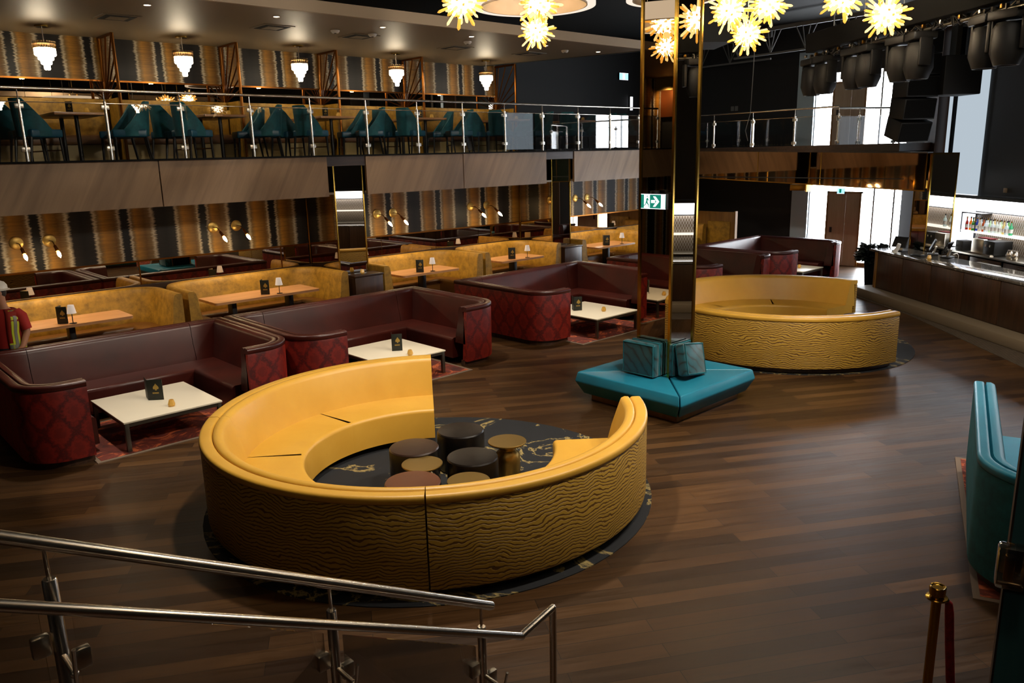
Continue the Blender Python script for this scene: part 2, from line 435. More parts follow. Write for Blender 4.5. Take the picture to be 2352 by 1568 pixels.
def tag(o, label, cat, group=None):
    o['label'] = label; o['category'] = cat
    if group: o['group'] = group
    return o
def thing(name, label, cat, loc=(0, 0, 0), rz=0, group=None):
    o = bpy.data.objects.new(name, None); COL.objects.link(o); o.location = loc; o.rotation_euler = (0, 0, rz)
    o.empty_display_size = .1
    return tag(o, label, cat, group)
def struct(name, mb, mat, **kw):
    o = mb.build(name, mat, **kw); o['kind'] = 'structure'; return o
def dup(root, loc, rz=0, label=None, group=None, scale=None):
    r = root.copy(); COL.objects.link(r); r.location = loc; r.rotation_euler = (0, 0, rz)
    if label: r['label'] = label
    if group: r['group'] = group
    if scale: r.scale = scale
    for ch in list(root.children):
        c = ch.copy(); COL.objects.link(c); c.parent = r
        for g in ch.children:
            d = g.copy(); COL.objects.link(d); d.parent = c
    return r
def arc(cx, cy, r, a0, a1, n):
    return [(cx+r*cos(radians(a0+(a1-a0)*k/n)), cy+r*sin(radians(a0+(a1-a0)*k/n))) for k in range(n+1)]
def rrect(d0, d1, z0, z1, r, seg=3, corners=(1, 1, 1, 1)):
    # rounded outline: bottom-left, bottom-right, top-right, top-left
    out = []
    for (cx, cy, a), on in zip(((d0+r, z0+r, 180), (d1-r, z0+r, 270), (d1-r, z1-r, 0), (d0+r, z1-r, 90)), corners):
        if on: out += [(cx+r*cos(radians(a+90*k/seg)), cy+r*sin(radians(a+90*k/seg))) for k in range(seg+1)]
        else: out.append((d0 if a in (180, 90) else d1, z0 if a in (180, 270) else z1))
    return out
ORD = ['leftmost', 'second from left', 'third from left', 'fourth from left', 'fifth from left', 'sixth from left', 'seventh from left', 'eighth from left', 'ninth from left', 'tenth from left', 'eleventh from left', 'twelfth from left', 'thirteenth from left', 'fourteenth from left', 'fifteenth from left', 'sixteenth from left', 'seventeenth from left', 'eighteenth from left', 'nineteenth from left', 'twentieth from left']
def T(loc=(0, 0, 0), rz=0, rx=0, ry=0):
    return Matrix.Translation(loc) @ Matrix.Rotation(rz, 4, 'Z') @ Matrix.Rotation(ry, 4, 'Y') @ Matrix.Rotation(rx, 4, 'X')

# ================================================================== large structure
BE = (18.45, 7.55); BU = (-.63, -.777); BV = (.777, -.63); BA = atan2(BU[1], BU[0])
def bp(s, v): return (BE[0]+BU[0]*s+BV[0]*v, BE[1]+BU[1]*s+BV[1]*v)
def bloc(s, v, z=0): x, y = bp(s, v); return (x, y, z)
FZ = 3.45                                   # mezzanine floor
struct('floor', MB().box(-6, 26, -5, 18, -.1, 0), MT['floor'])
mb = MB(); mb.prism([bp(-2.2, -.35), bp(-2.2, -.42), bp(2.1, -.42), bp(6.3, -.94), bp(9, -1.2), bp(9, -.35)], 0, .004)
struct('floor_tile', mb, MT['mosaic'])
mb = MB(); mb.prism([bp(-2.2, .75), bp(9, .75), bp(9, 2.3), bp(-2.2, 2.3)], 0, .003)
struct('floor_bar', mb, MT['concrete'])
struct('ceiling', MB().box(-6, 26, -5, 18.2, 6.9, 7.0), MT['charcoal'])
# lower floor back wall and upper floor back wall
struct('wall_back', MB().box(-6, 22.8, 15.3, 15.42, 0, FZ-.22), MT['wp_low'])
struct('wall_back_upper', MB().box(-6, 15.45, 17.05, 17.2, FZ, 6.9), MT['wp_up'])
struct('wall_back_corner', MB().box(15.45, 22.9, 17.04, 17.2, FZ, 6.9), MT['blackwall'])
struct('floor_mezzanine', MB().prism([(-6, 14.02), (20.05, 14.02), (19.3, 7.6), (22.8, 7.6), (22.8, 17.05), (-6, 17.05)], FZ-.2, FZ-.02), MT['walnut_h'])
for k, (a, b) in enumerate(((-6, 8.3), (9.02, 14.48), (15.22, 20.0))):
    struct('ceiling_under_mezzanine', MB().box(a, b, 14.06, 15.3, 2.70, 2.74), MT['soffit'])
struct('ceiling_under_bridge', MB().prism([(20.04, 15.3), (19.2, 7.4), (22.75, 7.4), (22.75, 15.3)], 2.62, 2.64), MT['charcoal'])
mb = MB(); mb.prism([(-6, 12.35), (16.13, 12.35), (14.9, 17.05), (-6, 17.05)], 5.74, 5.89); struct('ceiling_soffit', mb, MT['soffit'])
mb = MB(); mb.prism([(-6, 12.28), (16.18, 12.28), (16.15, 12.35), (-6, 12.35)], 5.73, 5.92); struct('trim_1', mb, MT['soffit_e'])
mb = MB(); mb.prism([(16.2, 12.3), (16.13, 12.3), (14.87, 17.05), (14.95, 17.05)], 5.73, 5.91); struct('trim_2', mb, MT['charcoal'])
# remaining walls, out of frame but real
struct('wall_left', MB().box(-6.1, -6, -5, 18.2, 0, 6.9), MT['blackwall'])
struct('wall_front', MB().box(-6, 26, -5.1, -5, 0, 6.9), MT['blackwall'])
# far end wall
struct('wall_right', MB().box(22.8, 22.95, 11.98, 18.2, 0, 6.9), MT['blackwall'])
struct('wall_right_return', MB().box(22.72, 22.84, 11.46, 11.98, 0, 6.05), MT['bluewall'])
struct('wall_right_upper', MB().box(22.8, 22.95, 8.0, 11.98, 5.42, 6.9), MT['charcoal'])
struct('wall_right_spandrel', MB().box(22.8, 22.95, 8.0, 11.98, 2.5, 3.3), MT['charcoal'])
for k, (z0, z1) in enumerate(((.12, 2.5), (3.3, 5.42))):
    g = MB(); g.box(22.86, 22.9, 8.2, 11.48, z0, z1)
    wn = struct('window_%d' % (k+1), g, MT['win'])
    f = MB()
    for y in (8.2, 9.0, 9.55, 11.48): f.box(22.78, 22.9, y-.02, y+.02, z0, z1)
    f.box(22.78, 22.9, 8.2, 11.48, z0-.06, z0)
    f.build('window_frame', MT['joist'], wn)
struct('baseboard_right', MB().box(22.74, 22.84, 8.0, 11.5, 0, .12), MT['oak_end'])
struct('wall_right_side', MB().box(22.8, 22.95, 6.4, 8.2, 0, 6.9), MT['bluewall'])
# bar back wall (dark) up to the ceiling and the white blind next to it
mb = MB(); mb.box(-.98, 9.5, 2.3, 2.45, 2.25, 6.9, m=T((*BE, 0), BA)); struct('wall_bar', mb, MT['blackwall'])
mb = MB(); mb.box(-.98, 9.5, 2.32, 2.45, 0, 2.25, m=T((*BE, 0), BA)); struct('wall_bar_lower', mb, MT['blackwall'])
mb = MB(); mb.box(-3.4, -1.12, 2.4, 2.5, 0, 6.9, m=T((*BE, 0), BA)); struct('wall_bar_end', mb, MT['charcoal'])
mb = MB(); mb.box(-1.12, -.06, 2.26, 2.29, 2.24, 5.32, m=T((*BE, 0), BA)); wn = struct('window_3', mb, MT['blind'])
mb = MB(); mb.box(-1.2, -1.12, 2.2, 2.32, 2.24, 6.0, m=T((*BE, 0), BA)); mb.build('window_frame', MT['black_d'], wn)
mb = MB(); mb.box(-2.05, -1.62, 2.1, 2.4, 0, 6.9, m=T((*BE, 0), BA)); struct('trim_3', mb, MT['walnut'])
mb = MB(); mb.box(-1.5, -1.42, 2.3, 2.39, 0, 6.0, m=T((*BE, 0), BA)); struct('trim_4', mb, MT['blind'])
# grey tiled ceiling bay with pale grid, over the dance floor
mb = MB(); mb.box(.5, 7.5, -5.0, 2.2, 6.72, 6.76, m=T((*BE, 0), BA)); gc = struct('ceiling_tile', mb, MT['greyceil'])
mb = MB()
for k in range(12): mb.box(.5+k*.6, .53+k*.6, -5.0, 2.2, 6.71, 6.722, m=T((*BE, 0), BA))
for k in range(7): mb.box(.5, 7.5, -5+k*1.2, -4.97+k*1.2, 6.71, 6.722, m=T((*BE, 0), BA))
mb.build('ceiling_grid', MT['gridline'], gc)
# bulkhead box behind it
mb = MB(); mb.box(-1.2, .1, -4.6, -3.6, 5.6, 6.9, m=T((*BE, 0), BA)); struct('ceiling_bulkhead', mb, MT['charcoal'])

# ------------------------------------------------------------------ fascia of the balcony
def fpanel(x0, x1, lab):
    mb = MB(); mb.box(x0, x1, 14.0, 14.06, 2.67, 3.43)
    o = mb.build('fascia_panel', MT['fascia']); tag(o, lab, 'panel', 'wood panels of the balcony front'); return o
for x0, x1, lab in ((-5.8, 4.95, 'long brown wood balcony front panel at the left edge above the wallpaper'),
                    (4.97, 8.15, 'grey brown wood balcony front panel just left of the first mirrored pier'),
                    (9.04, 11.58, 'pale grey wood balcony front panel just right of the first mirrored pier'),
                    (11.6, 14.24, 'pale grey wood balcony front panel just left of the second mirrored pier'),
                    (15.25, 20.0, 'brown wood balcony front panel between second mirrored pier and tall mirrored pillar')):
    fpanel(x0, x1, lab)
struct('trim_5', MB().box(-5.8, 20.02, 13.96, 14.08, 3.43, 3.46), MT['black_d'])
struct('trim_6', MB().box(-5.8, 20.02, 14.08, 14.2, FZ-.02, FZ+.0), MT['black_d'])
# bronze mirror clad front of the bridge (far right) in three panes with gold joints
A_, B_ = (20.0, 14.0), (19.13, 6.8)
def lerp2(t): return (A_[0]+(B_[0]-A_[0])*t, A_[1]+(B_[1]-A_[1])*t)
def zz(t): return 2.62+(2.37-2.62)*t, 3.36+(3.19-3.36)*t
bf = thing('mirror_cladding', 'bronze mirrored front of the far balcony bridge with gold edges', 'panel', (*lerp2(.5), 2.37), 0)
bo = Vector(bf.location)
def pane(t0, t1, name, mat, out=0, th=.05, dz0=0, dz1=0, frac=None):
    mb = MB(); vs = []
    for t in (t0, t1):
        x, y = lerp2(t); z0, z1 = zz(t)
        if frac: z0, z1 = z0+(z1-z0)*frac[0], z0+(z1-z0)*frac[1]
        for dx in (-out, th): 
            for z in (z0+dz0, z1+dz1): vs.append(mb.bm.verts.new((x+dx-bo.x, y-bo.y, z-bo.z)))
    a = vs
    for f in ((0, 1, 5, 4), (2, 6, 7, 3), (0, 4, 6, 2), (1, 3, 7, 5), (0, 2, 3, 1), (4, 5, 7, 6)): mb.quad([a[i] for i in f])
    return mb.build(name, mat, bf)
for t0, t1 in ((0, .36), (.362, .62), (.622, .985)): pane(t0, t1, 'mirror_pane', MT['bronze_m'])
pane(0, .985, 'edge_strip', MT['brass_d'], .012, .06, 0, 0, (-.02, .01))
pane(0, .985, 'top_cap', MT['walnut_h'], .02, .3, 0, 0, (1.0, 1.04))
for t in (.361, .621): pane(t-.0012, t+.0012, 'joint_strip', MT['brass'], .006)
box = thing('gold_access_box', 'small gold box under the bridge beside the exit doors', 'box', (19.62, 10.3, 2.3))
MB().box(-.02, .3, -.32, .1, 0, .16, .01).build('housing', MT['brass_d'], box)
MB().box(-.03, .31, -.36, -.33, -.02, .18).build('end_plate', MT['brass'], box)

# ------------------------------------------------------------------ mirrored piers and pillar
def mirror_post(name, lab, x0, x1, y0, y1, z0, z1, tr=.03, rot=0, loc=(0, 0), cat='pillar', top=True):
    t = thing(name, lab, cat, (loc[0]+0, loc[1]+0, z0), rot)
    z1 -= z0
    MB().box(x0+.015, x1-.015, y0+.015, y1-.015, 0, z1).build('core', MT['black_d'], t)
    MB().box(x0+.01, x1-.01, y0, y0+.012, .01, z1-.01).build('front_mirror', MT['mirror'], t)
    MB().box(x0, x0+.012, y0+.01, y1-.01, .01, z1-.01).build('side_mirror', MT['mirror_d'], t)
    MB().box(x1-.012, x1, y0+.01, y1-.01, .01, z1-.01).build('side_mirror', MT['mirror_d'], t)
    for x, y in ((x0, y0), (x1, y0), (x0, y1), (x1, y1)):
        MB().box(x-tr*.35, x+tr*.35, y-tr*.35, y+tr*.35, 0, z1).build('corner_trim', MT['brass'], t)
    if top: MB().box(x0-.01, x1+.01, y0-.012, y1, z1-.03, z1).build('top_trim', MT['brass'], t)
    return t
mirror_post('mirrored_pier', 'mirrored pier with gold edges between the wood balcony panels, reflecting the bar light', -.33, .33, 0, 1.18, 0, 3.42, .035, 0, (8.66, 14.1))
mirror_post('mirrored_pier', 'narrower dark mirrored pier with gold edges near the tall pillar', -.335, .335, 0, 1.18, 0, 3.42, .035, 0, (14.85, 14.1))
mirror_post('mirrored_pillar', 'tall freestanding mirrored pillar with gold corners rising from the blue ottoman', -.267, .267, -.257, .257, 0, 6.88, .05, 0, (8.783, 6.375))
mirror_post('mirrored_pier', 'mirrored pier with gold frame standing at the far end of the bar', 0, .6, 0, .6, 0, 3.2, .035, BA+pi/2, bp(.16, 1.0))

# ================================================================== seating
def cut(mb_path, prof, i0, i1, name, mat, par): return MB().sweep(mb_path, prof, i0, i1).build(name, mat, par)
def sub(a, b, n): return [(a[0]+(b[0]-a[0])*k/n, a[1]+(b[1]-a[1])*k/n) for k in range(1, n)]

# ---- mustard ring sofas: three quarter-ring modules
def ring_sofa(label, cx, cy, R, a0, rot):
    t = thing('curved_sofa', label, 'sofa', (cx, cy, 0), radians(rot), 'round mustard sofas')
    for m in range(3):
        s0 = a0 + 90*m; g = .18
        P = arc(0, 0, R, s0+90-g, s0+g, 30)          # clockwise so that the outside is to the left
        MB().sweep(P, [(-.16, .02), (-.10, .02), (-.10, .105), (-.16, .105)]).build('plinth', MT['walnut'], t)
        MB().sweep(P, [(-.06, .10), (-.005, .10), (0, .12), (0, .80), (-.012, .826), (-.06, .83)]).build('back_shell', MT['zebra'], t, ang=60)
        MB().sweep(P, rrect(-.115, .006, .822, .90, .03, 4, (0, 1, 1, 1))).build('top_roll', MT['ylea'], t, ang=60)
        MB().sweep(P, [(-.36, .40), (-.05, .40), (-.10, .80), (-.118, .855), (-.118, .885), (-.132, .902), (-.17, .905), (-.205, .89), (-.222, .85), (-.30, .62), (-.345, .45)]).build('back_cushion', MT['ylea'], t, ang=60)
        for h in range(2):
            q = arc(0, 0, R, s0+45*(h+1)-.12, s0+45*h+.12, 15)
            MB().sweep(q, rrect(-.93, -.12, .09, .45, .045, 4, (0, 0, 0, 1))).build('seat_cushion', MT['ylea'], t, ang=60)
    return t
ring_sofa('near mustard ring sofa with zebra carved back, curving around leather stools and handrail side', 4.63, 6.29, 2.21, 0, 52)
ring_sofa('far mustard ring sofa with zebra carved back, right of the mirrored pillar', 12.88, 6.86, 2.2, 0, -10)

# ---- burgundy / teal C shaped lounge sofas
def lounge_sofa(label, x0, x1, y0, y1, ret0=.72, ret1=.72, mats=('damask', 'burg'), H=1.0, loc=(0, 0), rz=0, group='burgundy lounge sofas', right=True, left=True, r=.45):
    t = thing('lounge_sofa', label, 'sofa', (loc[0], loc[1], 0), rz, group)
    sh, le = MT[mats[0]], MT[mats[1]]
    P = [(x0+ret0, y0), (x0+r+.1, y0)] + arc(x0+r, y0+r, r, 270, 180, 10) if left else [(x0, y0)]
    iL = len(P)-1
    P += [(x0, y0+r+.5), (x0, y1-.02), (x0, y1)]; iA = len(P)-1
    P += [(x0+.55, y1), (x0+.558, y1), (x1-.558, y1), (x1-.55, y1), (x1, y1)]; iB = len(P)-1
    P += [(x1, y1-.02), (x1, y0+r+.5)]
    P += arc(x1-r, y0+r, r, 0, -90, 10) + [(x1-ret1, y0)] if right else [(x1, y0)]
    n = len(P)-1
    MB().sweep(P, [(-.16, .0), (-.07, .0), (-.07, .1), (-.16, .1)]).build('plinth', MT['walnut'], t)
    for a, b in ((0, iA), (iA, iB), (iB, n)):
        MB().sweep(P, [(-.12, .09), (-.005, .09), (0, .11), (.012, H-.11), (.004, H-.075), (-.05, H-.07)], a, b).build('shell', sh, t, ang=60)
        MB().sweep(P, rrect(-.085, .018, H-.078, H, .026, 3, (0, 1, 1, 1)), a, b).build('top_roll', le, t, ang=60)
    cp = [(-.30, .38), (-.04, .38), (-.06, H-.2), (-.088, H-.05), (-.10, H-.004), (-.14, H-.002), (-.175, H-.02), (-.19, H-.06), (-.225, H-.3), (-.285, .5)]
    for a, b in ((0, iA), (iA, iA+1), (iA+2, iA+3), (iA+4, iB), (iB, n)):
        if b > a: MB().sweep(P, cp, a, b).build('back_cushion', le, t, ang=60)
    SP = [(x0, y0+.36), (x0, y1), (x1, y1), (x1, y0+.36)]
    sp = rrect(-.80, -.15, .1, .445, .05, 4, (0, 0, 0, 1))
    for k in range(3): MB().sweep(SP, sp, k, k+1).build('seat_cushion', le, t, ang=60)
    return t
LS = [('burgundy lounge sofa at the left edge, worker standing behind its back', 1.68, 4.98, 9.74, 12.2, .66, .70),
      ('burgundy lounge sofa directly behind the near mustard ring sofa', 5.06, 8.78, 9.74, 12.2, .72, .78),
      ('burgundy lounge sofa left of the mirrored pillar with red damask side facing the aisle', 9.74, 13.32, 9.72, 12.16, .72, .72),
      ('burgundy lounge sofa behind the mirrored pillar, partly hidden by the far ring sofa', 14.2, 17.1, 9.3, 12.0, .6, .6),
      ('farthest burgundy lounge sofa, beside the bronze exit doors', 17.18, 20.5, 9.2, 11.75, .72, .6)]
for lab, x0, x1, y0, y1, a, b in LS: lounge_sofa(lab, x0, x1, y0, y1, a, b)

# ---- gold velvet booths along the mirrored wall
struct('floor_platform', MB().box(1.5, 21.1, 13.66, 15.3, 0, .13, .01), MT['walnut_h'])
def booth(label, x0, x1, y0=13.76, y1=15.24, H=1.07):
    t = thing('booth_bench', label, 'booth', (0, 0, .13), 0, 'gold velvet booths along the wall')
    r = .56; th = .17
    P = [(x0, y0), (x0, y0+.5), (x0, y1-r)] + arc(x0+r, y1-r, r, 180, 90, 10)[1:]
    iA = len(P)-1
    P += [(x1-r, y1)]; iB = len(P)-1
    P += arc(x1-r, y1-r, r, 90, 0, 10)[1:] + [(x1, y0+.5), (x1, y0)]
    n = len(P)-1
    MB().sweep(P, [(-.5, .0), (-.05, .0), (-.05, .12), (-.5, .12)]).build('plinth', MT['black_d'], t)
    cp = [(-.26, .36), (-.0, .1), (0, H-.03), (-.02, H), (-.10, H), (-.135, H-.03), (-.16, H-.12), (-.20, .6)]
    for a, b in ((0, iA), (iA, iB), (iB, n)): MB().sweep(P, cp, a, b).build('back_cushion', MT['gold_v'], t, ang=60)
    sp = rrect(-.60, -.12, .12, .46, .05, 3, (0, 0, 0, 1))
    for a, b in ((0, iA), (iA, iB), (iB, n)): MB().sweep(P, sp, a, b).build('seat_cushion', MT['seat_br'], t, ang=60)
    return t
BO = [(1.75, 5.0, 'gold velvet booth bench farthest left along the mirrored wall, beside the worker'),
      (5.1, 8.3, 'gold velvet booth bench left of the first wood cabinet, below two glowing sconces'),
      (9.16, 11.87, 'gold velvet booth bench right of the first wood cabinet'),
      (11.95, 14.48, 'gold velvet booth bench left of the second wood cabinet'),
      (15.28, 18.0, 'gold velvet booth bench right of the second wood cabinet, next to the mirrored pillar'),
      (18.07, 20.9, 'gold velvet booth bench at the far end, with an oak end panel')]
for x0, x1, lab in BO: booth(lab, x0, x1)
ep = thing('booth_end_panel', 'golden oak end panel closing the farthest booth by the black wall', 'panel', (21.0, 12.85, 0))
MB().box(0, .06, 0, 2.44, 0, 1.56).build('panel', MT['oak_end'], ep)
MB().box(-.05, 0, .12, .9, .5, 1.28, .02).build('upholstered_back', MT['gold_v'], ep)
MB().box(-.03, .09, -.05, 0, 0, 1.59).build('edge_post', MT['oak_end'], ep)
for x0, x1, lab in ((8.42, 9.08, 'first walnut cabinet between gold booths, in front of a mirrored pier, holding a candle'),
                    (14.56, 15.2, 'second walnut cabinet between gold booths, below the narrower mirrored pier')):
    t = thing('booth_cabinet', lab, 'cabinet', (x0, 13.7, .13), 0, 'walnut cabinets between booths')
    MB().box(0, x1-x0, 0, .36, .06, .92, .006).build('body', MT['walnut'], t)
    MB().box(-.01, x1-x0+.01, -.02, .37, .92, .96, .006).build('top', MT['walnut_h'], t)
    MB().box(.02, x1-x0-.02, .03, .36, 0, .06).build('toe_kick', MT['black_d'], t)
struct('trim_7', MB().box(1.6, 21.0, 15.245, 15.3, .9, 1.21), MT['walnut_h'])
wm = thing('wall_mirror', 'long strip of mirrors on the back wall between booth backs and wallpaper', 'mirror', (12, 15.28, 1.215))
xs = [-2, 2.2, 5.16, 8.16, 8.82]; 
for seq in ((-2, 2.05, 4.84, 7.66, 8.3), (9.02, 10.14, 11.7, 13.05, 14.48), (15.22, 16.5, 18.6, 20.9)):
    for a, b in zip(seq, seq[1:]):
        MB().box(a+.006-12, b-.006-12, -.004, .012, 0, .42).build('mirror_pane', MT['mirror_d'], wm)
    MB().box(seq[0]-12, seq[-1]-12, -.02, .015, .42, .45).build('top_rail', MT['copper'], wm)
for x in (2.05, 4.84, 7.66): MB().box(x-12.012, x-11.988, -.012, .014, 0, .42).build('joint_strip', MT['copper'], wm)

# ---- blue ottoman around the pillar
t = thing('ottoman_bench', 'square teal leather ottoman wrapped around the foot of the mirrored pillar', 'ottoman', (8.783, 6.375, 0))
MB().box(-.72, .72, -.72, .72, 0, .1, .004).build('plinth', MT['oak_end'], t)
hw, hb, hi = .895, .805, .278
for k in range(4):
    mb = MB(); m = Matrix.Rotation(k*pi/2, 4, 'Z'); e = .012
    o0, o1, i0 = (-hw+e, -hw), (hw-e, -hw), hi
    pts = [(-hb+e, -hb, .1), (hb-e, -hb, .1), (hw-e, -hw, .285), (-hw+e, -hw, .285), (-hw+.03+e, -hw+.03, .41), (hw-.03-e, -hw+.03, .41),
           (-i0+e, -i0, .42), (i0-e, -i0, .42), (-i0+e, -i0, .1), (i0-e, -i0, .1)]
    v = [mb.bm.verts.new(p) for p in pts]
    for f in ((0, 1, 2, 3), (3, 2, 5, 4), (4, 5, 7, 6), (6, 7, 9, 8), (8, 9, 1, 0), (0, 3, 4, 6, 8), (1, 9, 7, 5, 2)): mb.quad([v[i] for i in f])
    bmesh.ops.bevel(mb.bm, geom=mb.bm.edges[:], offset=.016, segments=3, profile=.5, affect='EDGES')
    bmesh.ops.transform(mb.bm, matrix=m, verts=mb.bm.verts[:])
    mb.build('seat_cushion', MT['teal_l'], t, ang=50)
def cushion(lab, loc, rz, tilt, roll, sz=(.44, .16, .38)):
    t = thing('throw_cushion', lab, 'cushion', loc, rz, 'teal box cushions on the ottoman')
    m = Matrix.Rotation(roll, 4, 'Y') @ Matrix.Rotation(tilt, 4, 'X')
    mb = MB(); a, b, c = sz
    mb.box(-a/2, a/2, -b/2, b/2, 0, c, .035, 3)
    bmesh.ops.subdivide_edges(mb.bm, edges=mb.bm.edges[:], cuts=1, use_grid_fill=True)
    for v in mb.bm.verts:
        fx, fz = v.co.x/(a/2), (v.co.z-c/2)/(c/2); v.co.y *= 1+.28*(1-fx*fx)*(1-fz*fz)
    bmesh.ops.transform(mb.bm, matrix=m, verts=mb.bm.verts[:]); mb.build('cover', MT['teal_s'], t, ang=70)
    for y in (-b/2, b/2):
        p = [(-a/2+.02, y, .02), (a/2-.02, y, .02), (a/2-.02, y, c-.02), (-a/2+.02, y, c-.02), (-a/2+.02, y, .02)]
        MB().tube([m @ Vector(q) for q in p], .008, 8).build('piping', MT['teal_v'], t)
    return t
cushion('dark teal patterned cushion upright on the ottoman, left of the pillar corner', (8.36, 6.47, .425), radians(-90), 0.0, 0, (.54, .12, .46))
cushion('dark teal patterned cushion standing behind the left front cushion on the ottoman', (8.47, 6.45, .425), radians(-90), .0, 0, (.5, .05, .47))
cushion('lighter teal patterned cushion leaning at an angle right of the pillar corner', (8.72, 5.87, .45), radians(4), -.26, radians(9), (.50, .14, .44))
cushion('teal cushion lying behind the leaning cushion, against the pillar front', (8.72, 6.085, .425), radians(0), 0, 0, (.44, .04, .46))

# ---- teal lounge sofa cropped at the right edge, on its own rug
t = thing('lounge_sofa', 'teal lounge sofa cut off by the right edge, on a rust rug', 'sofa', (6.2, 1.66, .012), radians(18))
P = [(0, -2.2), (0, -.6)] + arc(.55, -.55, .55, 180, 90, 12) + [(1.4, 0), (2.75, 0)]
i1 = len(P)-2; n = len(P)-1
MB().sweep(P, [(-.16, .0), (-.07, .0), (-.07, .1), (-.16, .1)]).build('plinth', MT['walnut'], t)
for a, b in ((0, i1), (i1, n)):
    MB().sweep(P, [(-.12, .09), (-.005, .09), (0, .11), (.006, .89), (0, .925), (-.05, .93)], a, b).build('shell', MT['teal_v'], t, ang=60)
    MB().sweep(P, rrect(-.085, .012, .922, 1.0, .028, 3, (0, 1, 1, 1)), a, b).build('top_roll', MT['teal_l'], t, ang=60)
    MB().sweep(P, [(-.30, .38), (-.04, .38), (-.06, .8), (-.088, .95), (-.10, .996), (-.14, .998), (-.175, .98), (-.19, .94), (-.225, .7), (-.285, .5)], a, b).build('back_cushion', MT['teal_l'], t, ang=60)
SP = [(0, -2.2), (0, 0), (2.75, 0)]
for k in range(2): MB().sweep(SP, rrect(-.85, -.2, .1, .445, .05, 4, (0, 0, 0, 1)), k, k+1).build('seat_cushion', MT['teal_l'], t, ang=60)

# ================================================================== tables, rugs, table things
def coffee_table(label, x0, x1, y0, y1, h=.39):
    t = thing('coffee_table', label, 'table', ((x0+x1)/2, (y0+y1)/2, .012), 0, 'white topped lounge tables')
    a, b = (x1-x0)/2, (y1-y0)/2; h -= .012
    MB().box(-a, a, -b, b, h-.022, h, .004).build('tabletop', MT['white_top'], t)
    mb = MB()
    for s in (-1, 1):
        mb.box(-a+.02, a-.02, s*(b-.03)-.015, s*(b-.03)+.015, h-.07, h-.022); mb.box(s*(a-.03)-.015, s*(a-.03)+.015, -b+.02, b-.02, h-.07, h-.022)
    mb.build('apron_frame', MT['legsteel'], t)
    for sx in (-1, 1):
        for sy in (-1, 1): MB().box(sx*(a-.035)-.025, sx*(a-.035)+.025, sy*(b-.035)-.025, sy*(b-.035)+.025, 0, h-.022, .003).build('leg', MT['legsteel'], t)
    return t
CT = [('white coffee table in front of the leftmost burgundy sofa', 2.68, 3.89, 9.75, 11.06), ('white coffee table with grey metal legs behind the near ring sofa', 6.34, 7.53, 9.71, 11.02),
      ('white coffee table left of the mirrored pillar', 10.88, 12.10, 9.44, 10.84), ('white coffee table hidden behind pillar and far ring sofa', 15.1, 16.2, 9.35, 10.6),
      ('farthest white coffee table, beside the sofa by the exit doors', 18.5, 19.6, 9.35, 10.3)]
for c in CT: coffee_table(*c)
def rug(label, x0, x1, y0, y1, mat, edge):
    t = thing('area_rug', label, 'rug', (x0, y0, 0))
    w, d = x1-x0, y1-y0
    MB().box(.05, w-.05, .05, d-.05, 0, .012).build('pile', mat, t)
    for bx in ((0, w, 0, .05), (0, w, d-.05, d), (0, .05, .05, d-.05), (w-.05, w, .05, d-.05)): MB().box(*bx, 0, .009).build('binding_strip', edge, t)
    return t
for i, (x0, x1, y0, y1, d) in enumerate(((2.32, 4.5, 9.66, 11.3, 'under the coffee table of the leftmost burgundy sofa'), (5.9, 7.95, 9.55, 11.3, 'under the coffee table behind the near ring sofa'), (10.4, 12.6, 9.36, 11.2, 'under the coffee table left of the mirrored pillar'),
        (14.75, 16.5, 9.3, 11.1, 'under the hidden coffee table behind the mirrored pillar'), (17.9, 19.75, 9.2, 10.9, 'under the farthest coffee table'))):
    rug('rust red abstract rug '+d, x0, x1, y0, y1, MT['rug_red'], MT['rug_edge'])
t = thing('area_rug', 'rust red rug with taupe binding under the teal sofa at the right edge', 'rug', (6.24, 1.62, 0), atan2(1.11, 2.95))
MB().box(.05, 3.1, -2.45, -.05, 0, .012).build('pile', MT['rug_red'], t)
for bx in ((0, 3.15, -.05, 0), (0, .05, -2.45, -.05), (3.1, 3.15, -2.45, -.05)): MB().box(*bx, 0, .01).build('binding_strip', MT['rug_edge'], t)
for cx, cy, lab in ((4.63, 6.29, 'round black marbled rug with gold veins inside the near ring sofa'), (12.88, 6.86, 'round black marbled rug inside the far ring sofa')):
    o = MB().lathe([(0, 0), ((2.27 if cx < 5 else 2.17), 0), ((2.27 if cx < 5 else 2.17), .009), (0, .009)], (0, 0, 0), 64, False).build('area_rug', MT['rug_blk']); o.location = (cx, cy, 0); tag(o, lab, 'rug', 'black ring rugs')

# stools and gold drum tables in the rings
def stool(label, x, y, r, h, mat):
    t = thing('leather_stool', label, 'stool', (x, y, .009), 0, 'leather drum stools'); h -= .009
    MB().lathe([(0, 0), (r*.96, 0), (r, .03), (r, h-.05), (r*.985, h-.02)], (0, 0, 0), 40).build('body', MT['black_l'], t)
    MB().lathe([(r*.985, h-.03), (r*.99, h-.018), (r*.955, h-.004), (r*.8, h), (0, h+.004)], (0, 0, 0), 40).build('seat_top', mat, t)
def gold_table(label, x, y, r, h):
    t = thing('gold_side_table', label, 'table', (x, y, .009), 0, 'gold drum side tables'); h -= .009
    MB().lathe([(0, 0), (r*.62, 0), (r*.66, .02), (r*.66, h*.55), (r*.62, h*.68), (r*.42, h*.78), (r*.40, h*.88), (r*.5, h-.02)], (0, 0, 0), 36).build('pedestal', MT['goldtop'], t)
    MB().lathe([(0, h-.02), (r*.97, h-.02), (r, h-.012), (r, h-.004), (r*.985, h), (0, h)], (0, 0, 0), 44).build('tabletop', MT['goldtop'], t)
MT['black_l'] = leather('black leather', '17110e', '0e0b0a', .3)
MT['brown_l'] = leather('dark brown leather', '34221a', '281a13', .33)
